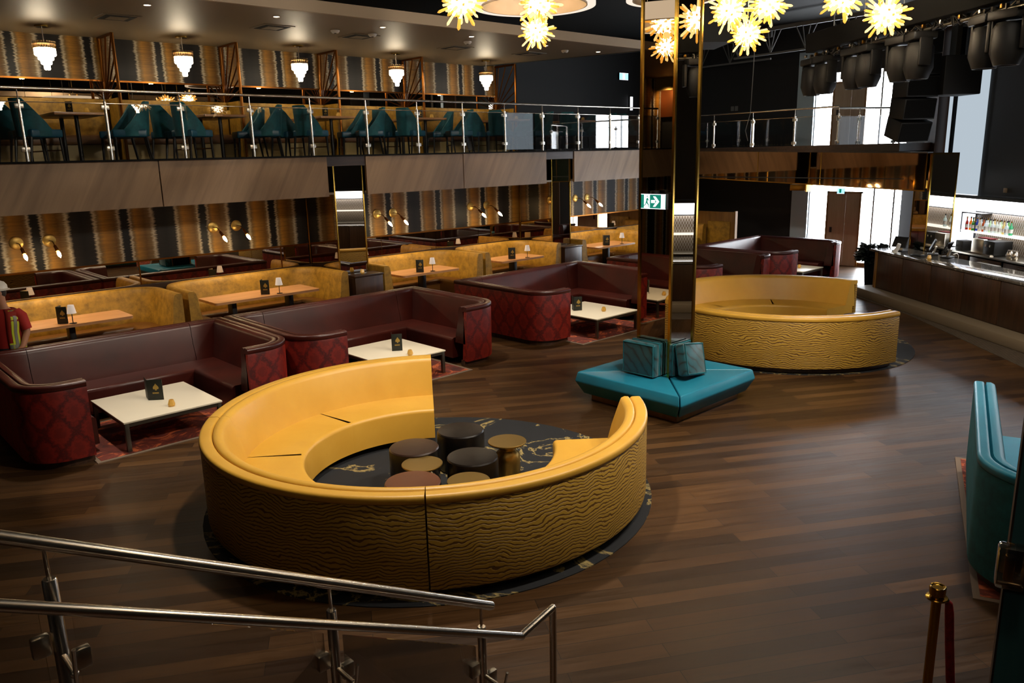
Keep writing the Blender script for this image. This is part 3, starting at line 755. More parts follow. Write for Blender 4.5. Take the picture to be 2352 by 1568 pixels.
MT['tan_l'] = leather('cognac leather', '5e3722', '4c2a19', .36)
stool('black leather drum stool at the back of the near ring, by the open sofa end', 5.20, 6.50, .262, .45, MT['black_l'])
stool('dark brown leather drum stool at the left of the stool cluster', 4.53, 6.45, .262, .45, MT['brown_l'])
stool('black leather drum stool in the middle front of the cluster', 4.78, 5.80, .262, .45, MT['black_l'])
stool('cognac leather drum stool half hidden behind the ring sofa rim', 3.98, 5.72, .265, .45, MT['tan_l'])
gold_table('gold drum table at the right of the stool cluster', 5.33, 5.88, .205, .44)
gold_table('gold drum table between brown and cognac stools', 4.35, 6.07, .205, .42)
gold_table('gold drum table just peeking over the ring sofa rim', 4.40, 5.41, .205, .42)
stool('black leather drum stool at the open end of the far ring sofa', 13.95, 5.95, .262, .45, MT['black_l'])

# booth tables
def booth_table(label, x0, x1, y0=13.84, y1=14.66, h=.79):
    t = thing('booth_table', label, 'table', ((x0+x1)/2, (y0+y1)/2, .13), 0, 'wood topped booth tables')
    a, b = (x1-x0)/2, (y1-y0)/2
    poly = []
    for cx, cy, a0 in ((a-.06, b-.06, 0), (-a+.06, b-.06, 90), (-a+.06, -b+.06, 180), (a-.06, -b+.06, 270)): poly += arc(cx, cy, .06, a0, a0+90, 5)
    MB().prism(poly, h-.045, h).build('tabletop', MT['tabwood'], t)
    for s in ((-.55, .55) if a > .9 else (0,)):
        MB().box(s*a-.045, s*a+.045, -.1, .1, .02, h-.045, .006).build('pedestal', MT['black_m'], t)
        MB().box(s*a-.25, s*a+.25, -.22, .22, 0, .02, .006).build('foot_plate', MT['black_m'], t)
    return t
BT = [(2.45, 4.2, 'wooden booth table at the far left beside the worker, with menu and lamp'), (5.6, 7.7, 'long wooden booth table in the booth left of the first wood cabinet'), (9.7, 11.25, 'wooden booth table in the booth right of the first wood cabinet'),
      (12.55, 13.98, 'wooden booth table in the booth left of the second wood cabinet'), (16.0, 17.6, 'wooden booth table left of the mirrored pillar, farthest of the four in open view'), (19.0, 20.6, 'wooden booth table by the oak end panel')]
for x0, x1, lab in BT: booth_table(lab, x0, x1)

# menus, lamps, candles
def emblem_mesh(mb, w, x, y, z0):
    # gold spade-like crest over a short line of lettering, raised a hair from the card (card faces -y)
    pts = [(0, .092), (.012, .074), (.03, .052), (.036, .034), (.03, .02), (.016, .018), (.006, .022), (.012, .004), (-.012, .004), (-.006, .022), (-.016, .018), (-.03, .02), (-.036, .034), (-.03, .052), (-.012, .074)]
    mb.prism([(x+p[0]*w, p[1]*w) for p in pts], 0, .0012, m=T((0, y, z0), 0, pi/2))
    mb.prism([(x+p[0]*w*.4, .03*w+p[1]*w*.4) for p in pts], .001, .0018, m=T((0, y, z0), 0, pi/2))
def menu_mesh(parent, sc=1.0, an=118, wd=.195):
    w, h = wd*sc, .275*sc
    MB().box(-w/2, w/2, -.004, 0, 0, h, .001).build('front_panel', MT['menu'], parent)
    MB().box(-w/2, w/2, 0, .002, .002, h-.002).build('inner_page', MT['menu_in'], parent)
    m = T((-w/2, 0, 0), radians(an)); MB().box(0, w, -.002, .002, 0, h, .001, m=m).build('side_panel', MT['menu'], parent)
    mb = MB(); emblem_mesh(mb, 1.05*sc, .012*sc, -.004, .125*sc); mb.build('crest', MT['emblem'], parent)
    mb = MB(); x = -.035*sc
    for k, g in enumerate((.011, .008, .010, .007, .010, .009, .008)):
        mb.box(x, x+g*sc, -.0052, -.004, .085*sc, .103*sc); x += (g+.0025)*sc
    mb.build('lettering', MT['emblem'], parent)
PROTO = {}
def menu(label, loc, rz, wide=False):
    if wide:
        t = thing('menu_card', label, 'menu', loc, rz, 'dark green folded menus'); menu_mesh(t); return t
    if 'menu' not in PROTO:
        t = thing('menu_card', label, 'menu', loc, rz, 'dark green folded menus'); menu_mesh(t, 1, 88, .165); PROTO['menu'] = t; return t
    return dup(PROTO['menu'], loc, rz, label)
def lamp(label, loc):
    if 'lamp' not in PROTO:
        t = thing('table_lamp', label, 'lamp', loc, 0, 'small cordless table lamps')
        MB().lathe([(0, 0), (.055, 0), (.055, .008), (.01, .014)], (0, 0, 0), 24).build('base', MT['black_m'], t)
        MB().lathe([(.007, .01), (.007, .2)], (0, 0, 0), 10).build('stem', MT['black_m'], t)
        MB().lathe([(.07, .165), (.045, .30), (.043, .30), (.067, .165)], (0, 0, 0), 24, False).build('shade', MT['shade'], t)
        PROTO['lamp'] = t; return t
    return dup(PROTO['lamp'], loc, 0, label)
def candle(label, loc):
    if 'candle' not in PROTO:
        t = thing('votive_candle', label, 'candle', loc, 0, 'amber votive candle holders')
        MB().lathe([(0, 0), (.03, 0), (.045, .02), (.047, .03), (.03, .085), (.026, .085), (.04, .03), (0, .012)], (0, 0, 0), 8, False).build('holder', MT['candle'], t, smooth=False)
        MB().lathe([(0, .012), (.03, .012), (.028, .04), (0, .04)], (0, 0, 0), 10, False).build('wax', MT['menu_in'], t)
        PROTO['candle'] = t; return t
    return dup(PROTO['candle'], loc, 0, label)
V1 = radians(-38)
menu('menu card standing open on the coffee table of the leftmost burgundy sofa', (3.30, 10.43, .39), V1, True)
menu('menu card on the grey legged coffee table behind the near ring sofa', (6.98, 10.25, .39), V1+.1)
menu('menu card on the coffee table just left of the mirrored pillar', (11.28, 10.28, .39), V1+.1)
menu('small menu card peeking over the far ring sofa right of the pillar', (15.35, 9.75, .39), V1-.1)
menu('menu card on the farthest coffee table near the exit doors', (18.7, 9.75, .39), V1-.1)
candle('amber candle on the coffee table of the leftmost burgundy sofa', (3.34, 10.0, .39)); candle('amber candle on the grey legged coffee table behind the near ring sofa', (6.95, 9.86, .39))
candle('amber candle on the coffee table just left of the mirrored pillar', (11.55, 9.85, .39)); candle('amber candle on the farthest coffee table', (19.1, 9.75, .39))
candle('amber candle on top of the first walnut cabinet', (8.72, 13.9, 1.09))
candle('amber candle on the bar side of the hidden coffee table', (15.6, 9.8, .39))
LN = ['far left beside the worker', 'left of the first wood cabinet', 'right of the first wood cabinet', 'left of the second wood cabinet', 'left of the mirrored pillar', 'by the oak end panel']
for (mx, lx), nm in zip(((3.18, 3.25), (6.65, 6.84), (10.28, 10.5), (13.05, 13.42), (16.58, 17.05), (19.6, 19.9)), LN):
    y = 14.02
    menu('menu card standing on the booth table '+nm, (mx, y+.02, .92), V1); lamp('grey shaded lamp on the booth table '+nm, (lx+.05, y-.08, .92))

# ================================================================== railings of the balcony
def rail_run(name, label, base, u, posts, panes, z, H=1.12, ends=(0, 0)):
    # base: plan origin, u: unit direction, posts: distances
    t = thing(name, label, 'railing', (base[0], base[1], z), atan2(u[1], u[0]))
    a, b = posts[0]-ends[0], posts[-1]+ends[1]
    MB().tube([(a, 0, H), (b, 0, H)], .024, 12).build('handrail', MT['steel'], t)
    MB().tube([(a, -.0, H-.2), (b, -.0, H-.2)], .007, 8).build('glass_channel', MT['steel'], t)
    for p in posts:
        o = MB().tube([(p, 0, 0), (p, 0, H-.17), (p, 0, H-.165)], [.023, .023, .016], 12).build('post', MT['steel'], t)
        MB().tube([(p, 0, H-.17), (p, 0, H-.02)], .009, 8).build('neck', MT['steel'], o)
        MB().tube([(p, 0, 0), (p, 0, .012)], .05, 14).build('base_cover', MT['steel'], o)
        for zc in (.2, H-.26): MB().box(p-.06, p+.06, -.018, .018, zc-.035, zc+.035, .006).build('glass_clamp', MT['brushed'], o)
    for p, q in panes: MB().box(p+.045, q-.045, -.005, .005, .06, H-.2).build('glass_pane', MT['glass'], t)
    return t
PX = [3.06, 4.27, 5.47, 6.72, 7.93, 9.18, 10.45, 11.70, 12.97, 14.22, 15.51, 16.77, 18.0]
PX = [-1.8, -.55, .65, 1.85] + PX + [19.3]
rail_run('balcony_railing', 'long glass balcony railing with steel posts across the upper left', (0, 14.1), (1, 0), PX, list(zip(PX, PX[1:])), FZ-.01, 1.10)
BR0, BRu = (20.25, 14.8), Vector((-.97, -8.0)).normalized()
zb = 3.30
PB = [.1, 1.78, 3.1, 4.4, 5.63]
rail_run('bridge_railing', 'short glass railing on the far bridge in front of the bright upper windows', BR0, BRu, PB, list(zip(PB, PB[1:])), zb, 1.04)
e0 = Vector(BR0)+BRu*5.63
PE = [.0, .62, 1.7]
rail_run('bridge_return_railing', 'glass railing turning the corner before the upper bronze door', (e0.x, e0.y), Vector((.9, -.43)).normalized(), PE, list(zip(PE, PE[1:])), zb-.02, 1.02)

# ================================================================== upper floor furniture
def chair_proto(label, loc, rz):
    t = thing('wing_chair', label, 'chair', loc, rz, 'teal velvet dining chairs on the balcony')
    # local: faces +x, back at -x
    mb = MB(); prof = []
    N = 14
    for k in range(N+1):
        a = radians(-125+250*k/N)+pi               # around the back
        cx, cy = .27*cos(a)*1.05, .26*sin(a)
        back = max(0, -cos(a-0))                   # 1 at the back
        side = min(1, max(0, (abs(a-pi)-.75)/1.3))
        top = 1.0-.50*side**.8
        prof.append((cx, cy, top, a))
    rows = []
    for cx, cy, top, a in prof:
        o = Vector((cos(a), sin(a), 0)); lean = -.10
        pts = []
        for f, off in ((0, 0), (.5, 0), (1, 0), (1, -.05), (.5, -.055), (.3, -.055)):
            z = .42+(top-.42)*f
            pts.append(mb.bm.verts.new((cx+o.x*off+lean*(z-.42)*max(0, -cos(a)), cy+o.y*off, z)))
        rows.append(pts)
    for a, b in zip(rows, rows[1:]):
        for j in range(6): mb.quad((a[j], a[(j+1) % 6], b[(j+1) % 6], b[j]))
    for r in (rows[0], rows[-1]): mb.bm.faces.new(r)
    mb.build('backrest', MT['teal_v'], t, ang=70)
    MB().box(-.24, .30, -.24, .24, .40, .53, .03, 3).build('seat', MT['teal_seat'], t)
    for sx, sy in ((.26, -.2), (.26, .2), (-.22, -.19), (-.22, .19)):
        MB().tube([(sx, sy, .41), (sx+(.02 if sx > 0 else -.06), sy, 0)], [.024, .016], 8).build('leg', MT['black_m'], t)
    MB().tube([(.27, -.2, .2), (.27, .2, .2)], .011, 6).build('stretcher', MT['brass_d'], t)
    return t
TX = [4.11, 6.6, 8.99, 11.45, 14.14, 16.65]
NM = ['first', 'second', 'third', 'fourth', 'fifth', 'sixth']
pc = None
for k, x in enumerate(TX):
    for dx, y, rz, d in ((-.72, 14.78, .42, 'left front'), (-.80, 15.6, .35, 'left rear'), (.74, 14.8, pi-.3, 'right front'), (.76, 15.55, pi-.2, 'right rear')):
        lab = 'teal wing chair at the %s side of the %s balcony table from the left' % (d, NM[k]); jit = random.uniform(-.12, .12)
        if pc is None: pc = chair_proto(lab, (x+dx, y, FZ-.02), rz+jit)
        else: dup(pc, (x+dx, y, FZ-.02), rz+jit, lab)
for lab, x, y, rz in (('teal wing chair cut off at the left edge of the balcony', 2.42, 14.8, .1), ('teal wing chair on the balcony just behind the mirrored pillar', 18.4, 14.9, .2)): dup(pc, (x, y, FZ-.02), rz, lab)
pt = None
for k, x in enumerate(TX):
    lab = 'wood topped dining table, %s from the left on the balcony' % NM[k]
    if pt is None:
        pt = thing('dining_table', lab, 'table', (x, 15.45, FZ-.02), 0, 'balcony dining tables')
        MB().box(-.40, .40, -.60, .85, .77, .815, .006).build('tabletop', MT['tabwood'], pt)
        for y in (-.3, .6):
            MB().tube([(0, y, .02), (0, y, .77)], .035, 12).build('pedestal', MT['black_m'], pt); MB().lathe([(0, 0), (.2, 0), (.2, .012), (.03, .025)], (0, y, 0), 20).build('foot_plate', MT['black_m'], pt)
    else: dup(pt, (x, 15.45, FZ-.02), 0, lab)
    menu('menu card on the %s balcony dining table from the left' % NM[k], (x-.06, 15.25, FZ+.796), V1).scale = (.7, .7, .7); candle('amber candle on the %s balcony dining table from the left' % NM[k], (x+.16, 15.1, FZ+.796))
# long gold banquette along the upper wall, one per bay
bays = [2.8, 5.5, 8.1, 10.7, 13.4, 16.25]
SX = [2.7, 5.2, 7.57, 9.88, 12.25, 15.35]
for k, (a, b) in enumerate(zip([-3]+SX, SX)):
    t = thing('balcony_bench', 'gold upholstered wall bench in the %s balcony bay from the left' % (['cropped leftmost']+NM)[k], 'bench', (0, 0, FZ-.02), 0, 'gold wall benches on the balcony')
    MB().box(a+.06, b-.06, 16.8, 17.03, .5, 1.17, .03).build('backrest', MT['gold_v'], t)
    MB().box(a+.06, b-.06, 16.4, 17.02, .32, .5, .03).build('seat', MT['seat_br'], t)
    MB().box(a+.08, b-.08, 16.46, 17.02, 0, .32).build('plinth', MT['cream'], t)
for k, (a, b) in enumerate(zip([-3]+SX, SX)):
    o = MB().box(a+.04, b-.04, 17.02, 17.045, FZ+1.17, FZ+1.49).build('balcony_mirror', MT['mirror_d']); tag(o, 'low mirror strip under the wallpaper in the %s balcony bay' % (['cropped leftmost']+NM)[k], 'mirror', 'balcony mirror strips')
    o = MB().box(a+.0, b-.0, 17.0, 17.05, FZ+1.49, FZ+1.52).build('mirror_rail', MT['copper']); tag(o, 'bronze rail above the mirror strip in the %s balcony bay' % (['cropped leftmost']+NM)[k], 'rail', 'balcony mirror rails')
# sunburst divider screens standing out from the wall
for k, x in enumerate(SX):
    t = thing('sunburst_screen', 'bronze sunburst divider screen, %s from the left on the balcony wall' % NM[k], 'screen', (x, 16.22, FZ-.02), 0, 'bronze sunburst screens')
    W, z0, z1 = .8, 1.17, 2.30; cz = 1.17
    mb = MB(); bars = [((0, 0, .0), (0, 0, z1)), ((0, W, .5), (0, W, z1)), ((0, 0, z1), (0, W, z1))]
    for a, b in bars: MB().tube([a, b], .03, 8).build('frame_bar', MT['copper'], t)
    MB().box(-.022, .022, .1, W, 0, cz).build('base_panel', MT['gold_v'], t)
    for j in range(6):
        an = radians(7+13.5*j); L = min((z1-cz)/cos(an), W/sin(an))
        MB().tube([(0, W-.01, cz), (0, W-L*sin(an), cz+L*cos(an))], .016, 6).build('ray_rod', MT['copper'], t)
    for j in range(5):
        an = radians(18+15*j); MB().tube([(0, W-.01, cz), (0, W-.55*sin(an), cz-.55*cos(an))], .008, 6).build('ray_rod', MT['copper'], t)

# crystal chandeliers under the soffit
pch = None
for k, (x, y) in enumerate(((4.02, 16.08), (6.41, 16.08), (8.85, 16.03), (11.35, 16.03), (14.14, 16.03))):
    lab = 'tiered crystal chandelier, %s from the left under the balcony ceiling' % NM[k]
    if pch is None:
        pch = thing('crystal_chandelier', lab, 'chandelier', (x, y, 5.74), 0, 'tiered crystal chandeliers')
        MB().lathe([(0, 0), (.11, 0), (.11, -.025), (.02, -.03)], (0, 0, 0), 20).build('canopy', MT['brass'], pch)
        MB().tube([(0, 0, -.02), (0, 0, -.3)], .01, 8).build('stem', MT['steel'], pch)
        MB().lathe([(.165, -.29), (.165, -.30)], (0, 0, 0), 24).build('top_plate', MT['brass'], pch)
        for nm, n, r, zt, zb_, mt in (('crystal_fringe', 26, .168, -.26, -.385, 'crystal'), ('lit_tier', 24, .152, -.375, -.50, 'chandglow'), ('lit_tier', 16, .108, -.47, -.57, 'chandglow'), ('lit_tier', 11, .072, -.54, -.64, 'chandglow'), ('lit_tier', 6, .034, -.61, -.73, 'chandglow')):
            mb = MB()
            for j in range(n):
                a = 2*pi*j/n; mb.tube([(r*cos(a), r*sin(a), zt), (r*cos(a), r*sin(a), zb_+.02), (r*cos(a)*.97, r*sin(a)*.97, zb_)], [.018, .018, .004], 5)
            mb.build(nm, MT[mt], pch, smooth=False)
    else: dup(pch, (x, y, 5.74), k*.3, lab)
# recessed ceiling things
DL = [(4.8, 13.2), (6.85, 13.05), (8.95, 13.0), (11.1, 13.0), (13.4, 13.15), (15.3, 13.25)]
pd = None
for k, (x, y) in enumerate(DL):
    lab = 'small round downlight, %s from the left in the taupe balcony ceiling' % NM[k]
    if pd is None:
        pd = thing('downlight', lab, 'downlight', (x, y, 5.74), 0, 'downlights in the balcony ceiling')
        MB().lathe([(.05, .01), (.05, -.006), (.065, -.008), (.068, 0)], (0, 0, 0), 20, False).build('trim_ring', MT['soffit_e'], pd); MB().lathe([(0, -.003), (.05, -.003)], (0, 0, 0), 20, False).build('lens', MT['downl'], pd)
    else: dup(pd, (x, y, 5.74), 0, lab)
    spot('downlight_beam', (x, y, 5.70), (x, y, 0), 26, 95, WARM, .8, .05)
for k, (x, y) in enumerate(((4.78, 14.55), (7.3, 14.1), (9.2, 14.2), (11.9, 14.5), (14.1, 14.4))):
    t = thing('air_vent', 'square air diffuser, %s from the left in the taupe ceiling' % NM[k], 'vent', (x, y, 5.74), 0, 'air diffusers in the balcony ceiling')
    MB().box(-.3, .3, -.3, .3, -.012, 0).build('frame', MT['soffit'], t); MB().box(-.24, .24, -.24, .24, -.016, -.011).build('slot', MT['black_d'], t); MB().box(-.15, .15, -.15, .15, -.022, -.012).build('core_plate', MT['soffit'], t)
for k, (x, y) in enumerate(((8.42, 13.8), (9.25, 13.8), (11.5, 13.6), (14.4, 13.5))):
    t = thing('smoke_detector', 'white round smoke detector, %s from the left in the balcony ceiling' % NM[k], 'detector', (x, y, 5.74), 0, 'smoke detectors')
    MB().lathe([(0, -.05), (.06, -.05), (.085, -.02), (.085, 0), (0, 0)], (0, 0, 0), 20, False).build('body', MT['white'], t); MB().lathe([(0, -.06), (.02, -.058), (.025, -.05)], (0, 0, 0), 12, False).build('sensor', MT['black_p'], t)
# lower wall sconces
psc = None
for k, x in enumerate((2.96, 3.45, 6.3, 6.77, 10.08, 10.51, 12.84, 13.37, 16.69, 17.19)):
    lab = 'brass wall sconce with bare bulb, %s on the lower wallpaper' % ORD[k]
    if psc is None:
        psc = thing('wall_sconce', lab, 'sconce', (x, 15.3, 2.15), 0, 'brass wall sconces')
        mb = MB(); mb.lathe([(0, 0), (.105, 0), (.105, .012), (.09, .02), (0, .02)], (0, 0, 0), 28); bmesh.ops.transform(mb.bm, matrix=Matrix.Rotation(pi/2, 4, 'X'), verts=mb.bm.verts[:]); mb.build('backplate', MT['goldtop'], psc)
        MB().tube([(0, -.015, 0), (0, -.2, .0), (0, -.27, -.03), (0, -.36, -.09)], .0085, 8).build('arm', MT['brass_d'], psc)
        MB().tube([(0, -.33, -.072), (0, -.46, -.158)], [.025, .03], 12).build('socket', MT['copper'], psc)
        MB().tube([(0, -.455, -.155), (0, -.49, -.178), (0, -.54, -.212), (0, -.59, -.245)], [.014, .028, .024, .004], 10).build('bulb', MT['bulb'], psc)
    else: dup(psc, (x, 15.3, 2.15), 0, lab)

# ================================================================== bar
bar = thing('bar_counter', 'long bar with veined grey stone top and dark walnut front at the right', 'bar', bloc(0, 0), BA)
MB().box(-.32, 8.5, -.03, .80, 1.015, 1.065, .006).build('countertop', MT['barstone'], bar)
MB().box(0, 8.5, .0, .62, .2, 1.015).build('body', MT['walnut'], bar)
for k in range(8): MB().box(.06+k*1.05, 1.09+k*1.05, -.018, .0, .22, 1.0, .003).build('front_panel', MT['walnut'], bar)
MB().box(-.045, .04, -.03, .62, .2, 1.015).build('end_post', MT['oak_end'], bar)
MB().box(-.36, 8.5, -.36, .62, 0, .2, .02).build('foot_step', MT['concrete'], bar)
bb = thing('back_bar', 'back bar worktop with cabinets under the bottle shelf', 'counter', bloc(0, 1.72), BA)
MB().box(-.4, 8.5, 0, .58, .98, 1.02, .004).build('worktop', MT['brushed'], bb)
for k in range(8):
    MB().box(-.38+k*1.1, .66+k*1.1, .03, .56, .1, .98).build('cabinet_body', MT['black_d'], bb)
    d = MB().box(-.36+k*1.1, .64+k*1.1, .005, .03, .14, .95, .004).build('cabinet_door', MT['walnut'], bb)
    MB().tube([(.1+k*1.1, -.012, .9), (.3+k*1.1, -.012, .9)], .008, 8).build('handle', MT['steel'], d)
MB().box(-.4, 8.5, .06, .58, 0, .1).build('toe_kick', MT['black_d'], bb)
mb = MB(); mb.box(.0, 8.5, 2.3, 2.318, 1.02, 1.86, m=T((*BE, 0), BA))
for f in mb.bm.faces:
    for l in f.loops:
        q = l.vert.co - Vector((*BE, 0)); l[mb.uv].uv = (q.x*BU[0]+q.y*BU[1], q.z)
o = mb.build('tile_backsplash', MT['diamond']); tag(o, 'diamond patterned tile backsplash behind the back bar', 'tiles')
sh = thing('bottle_shelf', 'glowing shelf on the back bar wall crowded with bottles', 'shelf', bloc(0, 2.06, 1.42), BA)
MB().box(-.2, 8.5, 0, .24, 0, .035).build('lit_board', MT['shelf_l'], sh)
for x, z0, z1 in ((-.22, -.02, .42), (.28, .03, .42)): 
    MB().box(x, x+.015, .0, .015, z0, z1).build('bracket', MT['black_m'], sh); MB().box(x, x+.015, .0, .24, z1-.015, z1).build('bracket', MT['black_m'], sh)
MB().box(-.22, .5, .0, .24, .42, .44).build('top_board', MT['black_m'], sh)
ls = thing('light_strip', 'bright white light box running along the top of the back bar', 'light', bloc(0, 2.18, 1.9), BA)
MB().box(-.6, 8.5, 0, .12, 0, .27).build('diffuser', MT['striplight'], ls); MB().box(-.62, 8.5, -.14, .12, .27, .33).build('cover_ledge', MT['charcoal'], ls)
o = MB().box(-.95, -.02, 2.2, 2.26, 1.02, 2.24, m=T((*BE, 0), BA)).build('lattice_panel', MT['panel_l']); tag(o, 'white backlit lattice panel left of the bottle shelf', 'panel')
# bottles on the shelf
BC = ['8e1c14', 'c86a12', 'd89a20', '2c7a24', '1c3a9c', 'cfd8dc', 'c8b89c', 'a84a1c', 'd0d8d0', 'bcd4b0', 'd8c080', '7a3410', 'e0e4e0', '58a848', '4cae7c']
BN = ['red', 'orange', 'yellow', 'green', 'blue', 'clear', 'pale cream', 'copper', 'frosted clear', 'pale green', 'straw coloured', 'brown', 'white', 'lime green', 'mint green']
protos = {}
seq = [0, 1, 2, 3, 4, 5, 6, 7, 8, 5, 9, 10, 5, 8, 9, 12, 10, 13, 5, 14, 13, 2, 7, 11, 8, 5, 9, 3, 12, 1]
for k, ci in enumerate(seq):
    s_ = -.1+.075*k if k < 30 else 0; v_ = 2.13+.045*((k*7) % 3); h = .26+.05*((k*5) % 4)/3
    lab = '%s glass bottle, number %d in line from the shelf bracket on the back bar' % (BN[ci], k+1)
    lab = '%s glass bottle on the lit back bar shelf, %s' % (BN[ci], (ORD[k] if k < 20 else 'right of frame, beyond the edge'))
    if k >= 20: continue
    if ci not in protos:
        g = NT('bottle glass %d' % ci); g.b.inputs['Base Color'].default_value = lin(BC[ci]); g.b.inputs['Roughness'].default_value = .08; g.b.inputs['Transmission Weight'].default_value = .5
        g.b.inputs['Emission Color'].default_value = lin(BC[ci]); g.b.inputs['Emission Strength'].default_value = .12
        t = thing('liquor_bottle', lab, 'bottle', bloc(s_, v_, 1.456), k, 'bottles on the back bar shelf')
        r = .032+.004*(ci % 3)
        MB().lathe([(0, 0), (r, 0), (r, .16), (r*.9, .185), (.013, .215), (.013, .28), (0, .28)], (0, 0, 0), 14, False).build('bottle_body', g.m, t)
        MB().lathe([(.015, .265), (.015, .3), (0, .3)], (0, 0, 0), 10, False).build('cap', MT['black_p'] if ci % 2 else MT['brass'], t)
        MB().lathe([(r+.0008, .05), (r+.0008, .13)], (0, 0, 0), 14, False).build('label_band', MT['paper'], t)
        protos[ci] = t
    else: dup(protos[ci], bloc(s_, v_, 1.456), k, lab)
# things on the bar top and back counter
def pos_terminal(label, s, v, rz, sc=1):
    t = thing('till_terminal', label, 'till', bloc(s, v, 1.066), BA+rz, 'touch screen tills on the bar')
    MB().box(-.13, .13, -.09, .12, 0, .035, .01).build('base', MT['black_p'], t)
    MB().box(-.05, .05, -.01, .03, .03, .2, .006, m=Matrix.Rotation(-.3, 4, 'X')).build('stand', MT['brushed'], t)
    m = T((0, .0, .21), 0, -.42); MB().box(-.18, .18, -.016, .016, -.12, .13, .008, m=m).build('screen_case', MT['black_p'], t)
    MB().box(-.165, .165, .0165, .018, -.105, .115, m=m).build('display', MT['screen'], t)
pos_terminal('till with tilted screen and receipt papers at the far end of the bar', .42, .28, radians(20)); pos_terminal('till with its back to the room, second from the far end of the bar', 1.1, .62, radians(-30)); pos_terminal('till tilted back in the middle of the bar', 1.62, .62, radians(-50))
t = thing('paper_stack', 'white receipt papers lying beside the farthest till', 'paper', bloc(.55, .1, 1.066), BA)
MB().box(-.1, .1, -.06, .07, 0, .012, m=Matrix.Rotation(.3, 4, 'Z')).build('sheets', MT['paper'], t); MB().tube([(-.02, 0, .01), (.03, .03, .09), (.08, .04, .2)], [.05, .045, .04], 8).build('curled_roll', MT['paper'], t)
for k, (s, v, lab) in enumerate(((1.15, .2, 'card reader lying on the bar near the pier'), (1.3, .26, 'second card reader beside it, closer to the stone edge'))):
    t = thing('card_reader', lab, 'card reader', bloc(s, v, 1.066), BA+.4*k, 'card readers on the bar'); MB().box(-.04, .04, -.08, .08, 0, .035, .01).build('body', MT['black_p'], t); MB().box(-.03, .03, .01, .06, .035, .038).build('display', MT['brushed'], t)
candle('amber candle standing on the bar top', bloc(1.72, .18, 1.066))
t = thing('printer', 'small black printer on the back counter beside the lattice panel', 'printer', bloc(.15, 1.95, 1.021), BA); MB().box(-.13, .13, -.12, .14, 0, .22, .015).build('case', MT['black_p'], t); MB().box(-.1, .1, -.125, -.11, .08, .12).build('paper_slot', MT['charcoal'], t)
t = thing('espresso_machine', 'black and steel espresso machine on the back counter', 'coffee machine', bloc(1.0, 1.98, 1.021), BA)
MB().box(-.35, .06, -.2, .22, .02, .33, .02).build('steel_body', MT['brushed'], t); MB().box(.06, .42, -.2, .22, .02, .32, .02).build('black_body', MT['black_p'], t); MB().box(-.33, .4, -.26, -.18, .0, .04).build('drip_tray', MT['steel'], t)
for x in (.16, .3): mb = MB(); mb.lathe([(0, 0), (.028, 0), (.028, .02), (0, .02)], (0, 0, 0), 14); bmesh.ops.transform(mb.bm, matrix=T((x, -.2, .22), 0, pi/2), verts=mb.bm.verts[:]); mb.build('dial', MT['steel'], t)
MB().box(-.3, .1, -.1, .1, .33, .35, .005).build('cup_rail', MT['rope'], t)
for k, (s, lab) in enumerate(((1.82, 'steel ribbed cocktail pitcher, left of the pair'), (1.98, 'steel ribbed cocktail pitcher, right of the pair'))):
    o = MB().lathe([(0, 0), (.05, 0), (.075, .05), (.075, .11), (.045, .17), (.05, .19), (.03, .19), (.03, .16)], (0, 0, 0), 12, False).build('steel_pitcher', MT['steel']); o.location = bloc(s, 1.86, 1.021); tag(o, lab+' on the back counter', 'pitcher', 'steel pitchers on the back counter')
t = thing('ice_well', 'steel ice well with green grey front standing behind the bar', 'cabinet', bloc(1.75, 1.2, 0), BA)
MB().box(-.3, .35, -.2, .28, .06, .9, .01).build('cabinet_body', MT['brushed'], t); MB().box(-.31, .36, -.21, .29, .9, .93).build('top', MT['brushed'], t); MB().box(.35, .355, -.15, .2, .15, .85).build('side_door', MT['bluewall'], t); MB().box(-.28, .33, -.18, .26, 0, .06).build('base', MT['black_p'], t)
t = thing('bar_tap', 'small steel sink tap behind the bar', 'tap', bloc(1.35, 1.05, 0), BA); MB().box(-.2, .2, -.2, .2, 0, .86, .01).build('sink_cabinet', MT['black_d'], t); MB().tube([(0, 0, .86), (0, 0, 1.08), (0, -.04, 1.12), (0, -.12, 1.1)], .012, 10).build('spout', MT['steel'], t); MB().tube([(.04, .02, .86), (.04, .02, .93)], .01, 8).build('lever', MT['steel'], t)
# potted plant at the bar end
t = thing('potted_plant', 'dark bushy plant in a tall black planter at the far end of the bar', 'plant', bloc(-.78, .32), 0)
MB().lathe([(0, 0), (.13, 0), (.19, .72), (.17, .72), (.16, .66), (0, .66)], (0, 0, 0), 20, False).build('planter', MT['black_d'], t)
mb = MB()
for k in range(900):
    a, b_ = random.uniform(0, 2*pi), random.uniform(-.6, 1.4); r = random.uniform(.1, .36)
    c = Vector((r*cos(a)*cos(b_*.6), r*sin(a)*cos(b_*.6), .84+r*sin(b_)*.75)); d = Vector((cos(a), sin(a), random.uniform(-.6, .8)))* .13; e = d.cross(Vector((random.uniform(-1, 1), random.uniform(-1, 1), 1))).normalized()*.045
    mb.quad([mb.bm.verts.new(p) for p in (c-d*.5, c+e, c+d*.7, c-e)])
mb.build('foliage', MT['plantd'], t, smooth=False)
MB().tube([(0, 0, .6), (0, 0, .95)], .02, 6).build('stem', MT['black_d'], t)
